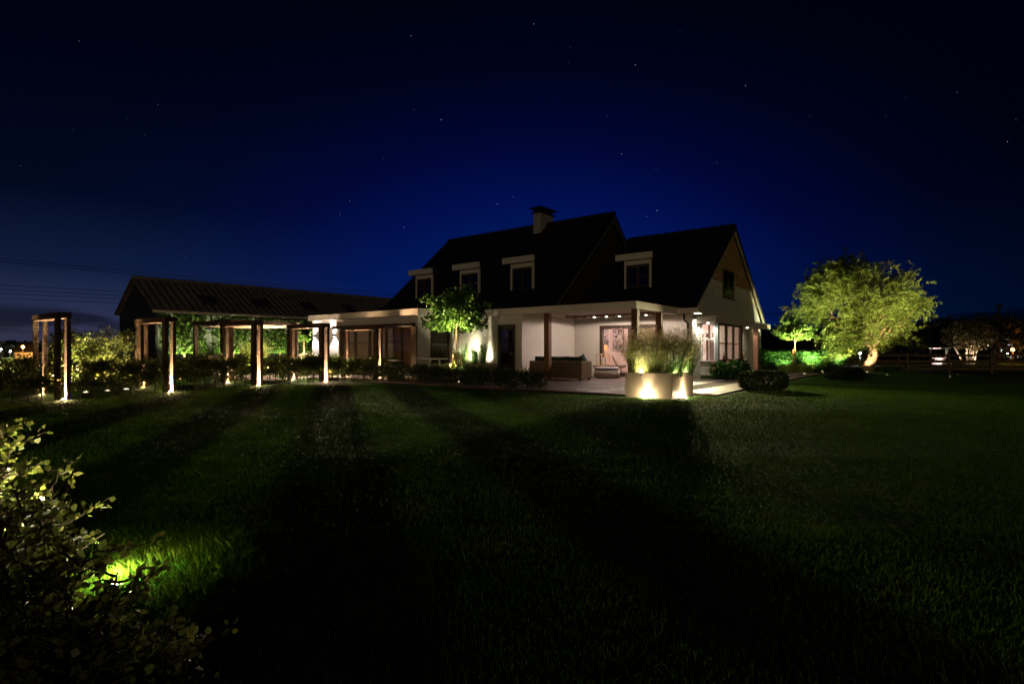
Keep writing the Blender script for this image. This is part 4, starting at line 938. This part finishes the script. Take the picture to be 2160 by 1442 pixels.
# willow
def willow(x, y, z):
    rg = np.random.default_rng(7); t = thing('willow_tree', 'big brightly lit willow with a leaning trunk at the right', 'tree', (x, y, z))
    mb = MB(); tr = [(-.25, 0, -.1), (.0, 0, .25), (.24, 0, .65), (.36, .02, 1.1), (.36, .05, 1.55)]
    mb.tube(tr, [.42, .30, .25, .24, .22], 14)
    top = Vector(tr[-1]); cl = []
    cen = np.array([-.55, .2, 3.6]); rad = np.array([3.05, 2.9, 2.75])
    k = 0
    while len(cl) < 125:
        v = norm(rg.normal(size=3)) * rg.uniform(.5, 1.0) ** .6
        p = cen + v * rad * np.array([1, 1, 1.0])
        rr = math.hypot(p[0], p[1])
        if p[2] < 1.7: p[2] = (.75 if rr > 1.5 else 1.5) + 1.0 * rg.random()
        if p[1] < -.3 and abs(p[0] - .2) < 1.1 and p[2] < 3.3 and rg.random() < .8: continue
        if p[2] < 2.0 and abs(p[0]) < 1.0 and p[1] < 1.2: continue
        if p[0] < -2.6 and p[2] > 5.2 or p[0] < -2.3 and p[2] < 3.0: continue
        cl.append(p)
    mains = []
    for k in range(8):
        a = 2 * math.pi * k / 8 + .3; q = Vector((cen[0] + 1.7 * math.cos(a), cen[1] + 1.6 * math.sin(a), rg.uniform(2.5, 4.4)))
        pts = limb(mb, top - Vector((0, 0, rg.uniform(0, .25))), q, .12, .05, rg, 5, .12); mains.append(pts)
    for q in ((-1.7, -.9, 2.55), (1.3, -1.3, 2.9), (-.6, -1.5, 3.8), (.9, -1.2, 4.1)):
        mains.append(limb(mb, top, q, .11, .04, rg, 5, .1))
    for p in cl:
        bp_ = min((q for m_ in mains for q in m_[2:]), key=lambda q: (q - Vector(p)).length)
        limb(mb, bp_, p, .035, .008, rg, 4, .12)
    mb.build('trunk', BARK, t)
    C = []; D = []
    for p in cl:
        n_ = int(rg.uniform(600, 1250)); sz = rg.uniform(.32, .52)
        ns = 26; st0 = p + rg.normal(0, 1, (ns, 3)) * [sz, sz, sz * .7]
        kk = rg.integers(0, ns, n_); dd = norm(np.stack([rg.normal(0, .5, ns) + (p[0] - cen[0]) * .12, rg.normal(0, .5, ns) + (p[1] - cen[1]) * .12, rg.uniform(-1.2, .5, ns)], 1))
        f_ = rg.uniform(0, .55, n_)[:, None]
        C.append(st0[kk] + dd[kk] * f_ + rg.normal(0, .04, (n_, 3))); D.append(dd[kk])
    C = np.concatenate(C); D = np.concatenate(D)
    zmin = .25 + 1.2 * np.clip(1 - np.hypot(C[:, 0], C[:, 1]) / 3.0, 0, 1); keep = (C[:, 2] > zmin) & ~((C[:, 0] < -3.0) & (C[:, 2] < 2.9))
    foliage('crown', C[keep], rg, .115, .042, LF_WILL, t, D[keep], .6)
    return t
willow(20.25, 31.2, gz(20.25, 31.2))
for k, (dx, dy, dv, wts) in enumerate(((-1.9, -4.4, (.06, .72, 1), 330), (1.7, -4.2, (-.06, .7, 1), 190), (-4.0, -2.6, (.12, .42, 1), 330), (4.0, -2.4, (-.13, .4, 1), 120), (.2, -5.6, (0, .9, 1), 560), (-.9, -7.0, (.02, 1.0, 1), 900))):  # last two spots are added to brighten the upper crown
    ground_spot(20.25 + dx, 31.2 + dy, dv, wts * .85, ['left front', 'right front', 'far left', 'far right', 'lawn side', 'added lawn edge'][k] + ' ground spotlight beneath the big willow', (1, .84, .45), 75, .9, 'ground spotlights beneath the willow', rad=.05, r=.03)
ground_spot(19.5, 30.1, (.6, .9, 1), 170, 'ground spotlight by the stones at the foot of the willow trunk', (1, .76, .45), 60, .8, 'ground spotlights beneath the willow')
ground_spot(15.2, 29.5, (-.15, .5, .8), 90, 'ground spotlight at the left of the laurel hedge beside the house', (.9, 1, .55), 100, .8)
ground_spot(17.0, 30.0, (.0, .5, 1), 240, 'added ground spotlight at the middle of the laurel hedge', (.9, 1, .5), 110, .8)  # added to even out the light along the hedge
grass_tuft('low green mound of grass at the foot of the willow trunk', 21.0, 30.6, -.05, .35, 1.3, 700, 190, LF_GREEN, arch=1.0, w=.016)
def fence(label, p0, p1, nposts, zb, zt, rails, group):
    p0 = Vector(p0); p1 = Vector(p1); d = p1 - p0; ln = d.length; rz = math.atan2(d.y, d.x)
    t = thing('rail_fence', label, 'fence', (p0.x, p0.y, zb), rz, group)
    for i in range(nposts):
        x = ln * i / (nposts - 1); MB().box(x - .07, x + .07, -.06, .06, -.2, zt - zb + .02).build('post', FENCEW, t, bevel=.01)
    for k, z in enumerate(rails): MB().box(-.1, ln + .1, -.1, -.062, z - zb - .065, z - zb + .065).build('rail', FENCEW, t)
    return t
fence('nearer brown post and rail paddock fence behind the willow', (17.55, 35.2), (36.8, 33.0), 9, -.4, 1.0, (.85, .45, .02), 'paddock fences')
fence('farther brown post and rail paddock fence beyond the first', (22, 46), (52, 44), 13, -.4, .9, (.75, .3, -.05), 'paddock fences')

# ------------------------------------------------------------------ far things
def far_tree(label, x, y, ht, rad, seed, n=2600, leaf=.5, group='dark trees on the right horizon', m=LF_FAR):
    rg = np.random.default_rng(seed); t = thing('distant_tree', label, 'tree', (x, y, -.4), 0, group)
    MB().tube([(0, 0, 0), (.1, 0, ht * .4), (0, 0, ht * .75)], [.3, .22, .08], 7).build('trunk', BLACKM, t)
    nb = 26; B = norm(rg.normal(size=(nb, 3))) * (rg.random((nb, 1)) ** .4) * [rad, rad, ht * .4] + [0, 0, ht * .55]
    k = rg.integers(0, nb, n); C = B[k] + rg.normal(0, 1, (n, 3)) * [rad * .22, rad * .22, ht * .1]; C[:, 2] = np.clip(C[:, 2], .1, ht)
    foliage('crown', C, rg, leaf, leaf * .6, m, t); return t
px2x = lambda px_, d: (px_ - 1080) / 1156 * d
for k, (px_, d, top, rad, lb) in enumerate(((1625, 46, 690, 2.6, 'dark tree behind the laurel hedge beside the house'), (1690, 52, 700, 3, 'dark tree behind the young tree at the right'), (1760, 70, 690, 5, 'dark tree hidden behind the left of the willow'), (1880, 75, 680, 5, 'dark tree behind the middle of the willow'),
        (1985, 80, 672, 4.6, 'dark tree just right of the willow crown'), (2035, 88, 664, 5, 'dark tree behind the small lit tree'), (2085, 84, 676, 4, 'dark tree left of the tall pole'), (2135, 66, 660, 4.2, 'tallest dark tree at the right edge behind the orange lamp'), (2190, 70, 672, 4.5, 'dark tree cut by the right edge'))):
    far_tree(lb, px2x(px_, d), d, (739 - top) * d / 1156 + 1.55, rad, 200 + k, 2400, .055 * d / 8)
pole = thing('utility_pole', 'tall dark utility pole on the right horizon', 'pole', (px2x(2107, 64), 64, -.4)); MB().tube([(0, 0, 0), (0, 0, 6.9)], [.16, .12]).build('shaft', BLACKM, pole); MB().box(-.35, .35, -.08, .08, 6.6, 6.9).build('crossarm', BLACKM, pole)
# small floodlit multi-stemmed tree and pavilion across the paddock
def multi(x, y):
    rg = np.random.default_rng(230); t = thing('multistem_tree', 'small multi-stemmed tree floodlit across the paddock', 'tree', (x, y, -.4))
    mb = MB(); tips = []
    for k, (dx, hh_) in enumerate(((-1.5, 1.9), (-.2, 2.4), (.4, 2.7), (1.4, 2.6), (.9, 3.0))):
        mb.tube([(dx * .35, 0, 0), (dx * .6, .1, hh_ * .5), (dx, 0, hh_)], [.13, .1, .05], 7); tips.append((dx, 0, hh_))
    mb.build('trunk', PBARK, t)
    n_ = 3600; C = norm(rg.normal(size=(n_, 3))) * (rg.random((n_, 1)) ** .45) * [2.6, 2.2, 1.7] + [0, 0, 3.1]
    C = C[np.sin(C[:, 0] * 4) * np.sin(C[:, 2] * 5 + C[:, 1]) > -.6]
    foliage('crown', C, rg, .26, .14, leafmat('olive_far_leaf', (.08, .07, .025), .4), t)
    for k, dx in enumerate((-.6, .7)): ground_spot(x + dx, y - .55, (0, .16, 1), 70, ['left', 'right'][k] + ' spotlight beneath the floodlit tree across the paddock', (1, .72, .55), 80, .8, 'spotlights across the paddock', z=-.38, r=.12)
multi(px2x(2043, 58), 58)
pv = thing('garden_pavilion', 'small pink-lit white open pavilion across the paddock', 'pavilion', (px2x(1990, 58), 58, -.4))
MB().box(-1.0, .55, -.4, .4, 0, .25).build('base', WHITE, pv); MB().box(-.75, .1, -.2, .2, .252, .7).build('counter', INWALL, pv); MB().box(-.95, .5, -.32, .32, .702, .8).build('countertop', WHITE, pv)
MB().tube([(.35, 0, .802), (.35, 0, 1.75)], .12).build('column', WHITE, pv); MB().box(.15, .58, -.2, .2, 1.752, 1.85).build('capital', WHITE, pv); MB().box(-1.3, -.4, -.3, .3, 1.72, 1.84).build('canopy', WHITE, pv); MB().tube([(-1.2, .2, .252), (-1.2, .2, 1.718)], .05).build('post', BLACKM, pv)
ground_spot(px2x(1993, 56), 55.8, (.0, 1, .35), 130, 'spotlight shining on the pink-lit pavilion', (1, .66, .6), 70, .8, 'spotlights across the paddock', z=-.38)
def street_lamp(label, x, y, h, col, watts, group, r=.1, es=60, base=-.4):
    t = thing('street_lamp', label, 'street lamp', (x, y, base), 0, group)
    MB().tube([(0, 0, 0), (0, 0, h - base)], .06, 6).build('pole', BLACKM, t)
    em = bpy.data.materials.get('lamp_%d_%d_%d' % tuple(int(c * 100) for c in col)) or mat('lamp_%d_%d_%d' % tuple(int(c * 100) for c in col), (.8, .8, .8), .5, emit=(col, es))
    MB().lathe([(r * .4, h - base - r), (r, h - base - r * .3), (r, h - base + r * .3), (r * .4, h - base + r)], seg=10).build('lamp_head', em, t)
    point(t, (0, -r * 2, h - base - r * 2.2), watts, col, .1)
SLG = 'lamps on the horizon'
street_lamp('orange street lamp low at the right edge', px2x(2136, 62), 62, 1.25, (1, .28, .03), 30, SLG, .16)
street_lamp('small white lamp left of the orange lamp at the right edge', px2x(2125, 66), 66, .75, (1, .9, .8), 12, SLG, .07)
street_lamp('white floodlight lamp between hedge and willow trunk', px2x(1814, 60), 60, .88, (1, .95, .9), 60, SLG, .14)
street_lamp('orange street lamp on the left horizon', px2x(48.5, 105), 105, 1.85, (1, .42, .08), 150, SLG, .22, base=-.5)
for k, (px_, py_) in enumerate(((2, 736), (12, 740.5), (29, 739), (7, 742))):
    street_lamp(['leftmost white lamp on the left horizon', 'second white lamp from the left on the left horizon', 'fourth white lamp nearest the orange one on the left horizon', 'third low white lamp on the left horizon'][k], px2x(px_, 110), 110 + k, 1.15 + (739 - py_) * 110 / 1156, (1, .93, .85) , 40, SLG, .11, base=-.5)
cottage = thing('distant_cottage', 'low cottage lit orange beneath the lamp on the left horizon', 'house', (px2x(50, 108), 108, -.5), .2)
MB().box(-1.6, 1.6, 0, 3, 0, 1.3).build('wall', STUCCO, cottage); MB().prism([(-1.8, -.2, 1.3), (-1.8, 1.5, 3.1), (-1.8, 3.2, 1.3)], (3.6, 0, 0)).build('roof', RIDGE, cottage)
for k, (px_, d, top, rad, lb) in enumerate(((-30, 125, 722, 8, 'dark tree cut by the left edge'), (12, 122, 721, 6, 'dark rounded tree behind the white lamps at the left'), (42, 124, 719, 6.5, 'highest dark tree behind the orange lamp at the left'), (85, 140, 730, 7, 'low dark tree behind the first pergola gate'), (150, 150, 727, 8, 'low dark tree right of the first pergola gate'), (220, 150, 725, 8, 'low dark tree left of the barn'), (262, 150, 730, 7, 'low dark tree against the barn corner'))):
    far_tree(lb, px2x(px_, d), d, (739 - top) * d / 1156 + 1.7, rad, 240 + k, 1800, .8, 'dark trees on the left horizon')
# power lines
for k, (y0, y1, d0) in enumerate(((533, 623, 115), (540, 628, 117), (594, 642, 119), (604, 646, 121), (613, 650, 123), (624, 655, 125))):
    A = Vector((px2x(-120, d0), d0, 1.15 + (739 - y0) * d0 / 1156)); d1 = d0 * 1.5; B = Vector((px2x(900, d1), d1, 1.15 + (739 - y1) * d1 / 1156))
    pts = [A.lerp(B, i / 16) - Vector((0, 0, .55 * math.sin(math.pi * i / 16))) for i in range(17)]
    w_ = thing('power_line', ['uppermost', 'second', 'third', 'fourth', 'fifth', 'lowest'][k] + ' dark power line sagging across the left sky', 'power line', A, 0, 'power lines in the left sky')
    MB().tube([p - A for p in pts], .055, 4).build('wire', BLACKM, w_)
# stars
sb = MB(); rs = random.Random(3)
for px_, py_, mg in ((867, 76, 1), (1126, 51, 1.1), (931, 253, 1), (1049, 430, .9), (1082, 415, .6), (738, 424, .8), (717, 452, .6), (852, 480, .7), (333, 221, .7), (305, 285, .5), (154, 274, .5), (167, 87, .6), (134, 440, .4), (44, 350, .5), (1340, 137, 1), (1435, 67, .7), (1490, 77, .5), (1573, 181, 1.1), (1311, 325, 1), (1512, 343, .8), (1386, 444, 1), (1364, 457, .7), (1280, 245, .5), (1199, 132, .5), (1203, 100, .4), (1707, 246, .5), (1868, 244, .7), (2019, 195, .9), (2125, 299, 1.1), (2143, 252, .6), (1911, 208, .5), (1990, 219, .5), (2020, 122, .5), (2123, 136, .5), (1583, 413, .5), (564, 52, .5), (873, 231, .4), (809, 334, .4), (1383, 297, .4), (1384, 358, .5), (391, 542, .4), (301, 272, .4), (269, 250, .4), (485, 194, .4)):
    d = 1500; c = Vector((px2x(px_, d), d, 1.15 + (739 - py_) * d / 1156)); r = .8 * mg; b0 = len(sb.v)
    sb.v += [tuple(c + Vector(v) * r) for v in ((1, 0, 0), (-1, 0, 0), (0, 1, 0), (0, -1, 0), (0, 0, 1), (0, 0, -1))]
    sb.f += [tuple(b0 + i for i in q) for q in ((0, 2, 4), (2, 1, 4), (1, 3, 4), (3, 0, 4), (2, 0, 5), (1, 2, 5), (3, 1, 5), (0, 3, 5))]
tag(sb.build('stars', mat('star_light', (0, 0, 0), 1, emit=((.8, .85, 1), .9))), 'scattered pinprick stars in the night sky', 'stars', kind='stuff')

# ------------------------------------------------------------------ foreground hedge with its spotlight
rg = np.random.default_rng(300)
fh = thing('hornbeam_hedge', 'big leafy hornbeam hedge in the left foreground, its top lit from below', 'hedge', (-2.6, 2.6, gz(-2.6, 2.6)))
mb = MB(); C = []; D = []
ox, oy, oz = fh.location
def fbranch(p, q, n_, r0=.006):
    p = Vector(p); q = Vector(q)
    pts = limb(mb, p, q, r0, .002, rg, 5, .07)
    for i in range(n_):
        f_ = rg.uniform(.15, 1.0); k = min(4, int(f_ * 5)); c = pts[k].lerp(pts[k + 1], f_ * 5 - k)
        d_ = np.array((q - p).normalized()) * .7 + rg.normal(0, .6, 3); d_ = d_ / np.linalg.norm(d_)
        C.append(np.array(c) + d_ * .04); D.append(d_)
# stems along the hedge line, running out of the left edge
for k in range(64):
    f_ = rg.random(); bx_ = -3.8 + 2.4 * f_ + rg.normal(0, .1); by_ = 3.5 - 1.55 * f_ + rg.normal(0, .13)
    hh_ = (.98 - .8 * max(0, (bx_ + 2.85) / 1.45)) * rg.uniform(.7, 1.03)
    b0 = Vector((bx_ - ox, by_ - oy, -.05)); tp = b0 + Vector((rg.normal(0, .1), rg.normal(0, .1), hh_))
    limb(mb, b0, tp, .013, .004, rg, 5, .04)
    for j in range(11):
        g_ = rg.uniform(.12, 1.0); s_ = b0.lerp(tp, g_); a = rg.uniform(0, 6.28); ln = rg.uniform(.15, .36) * (1.15 - .4 * g_)
        fbranch(s_, s_ + Vector((ln * math.cos(a), ln * math.sin(a), rg.uniform(-.02, .16))), 13)
for p, q in (((-1.95, 2.55, .42), (-1.62, 2.35, .53)), ((-1.9, 2.5, .3), (-1.6, 2.2, .34)), ((-1.55, 2.3, .05), (-1.28, 2.18, .22)), ((-1.5, 2.3, .0), (-1.12, 2.2, .02)), ((-2.5, 2.95, .5), (-2.32, 2.8, .74))):
    fbranch(Vector(p) - Vector((ox, oy, 0)), Vector(q) - Vector((ox, oy, 0)), 8)
mb.build('branches', TWIG, fh)
C = np.array(C); D = np.array(D); zf = C[:, 2] > .02
quads_mesh('foliage', leaf_polys(C[zf], rg, .042, .03, D[zf], .35, .2), 6, LF_FG, fh)
FG = ground_spot(-2.28, 3.16, (-.1, .1, 1), 14, 'bright ground spotlight in the grass behind the foreground hedge', (1, .84, .42), 90, .9, z=gz(-2.28, 3.16) - .005, r=.03)
point(FG, (0, 0, .11), 2.6, (1, .84, .6), .04)
ground_spot(-2.9, 3.3, (.05, -.2, 1), 50, 'ground spotlight hidden in the left of the foreground hedge', (1, .84, .42), 80, .9, z=gz(-2.9, 3.3) + .02, r=.05)
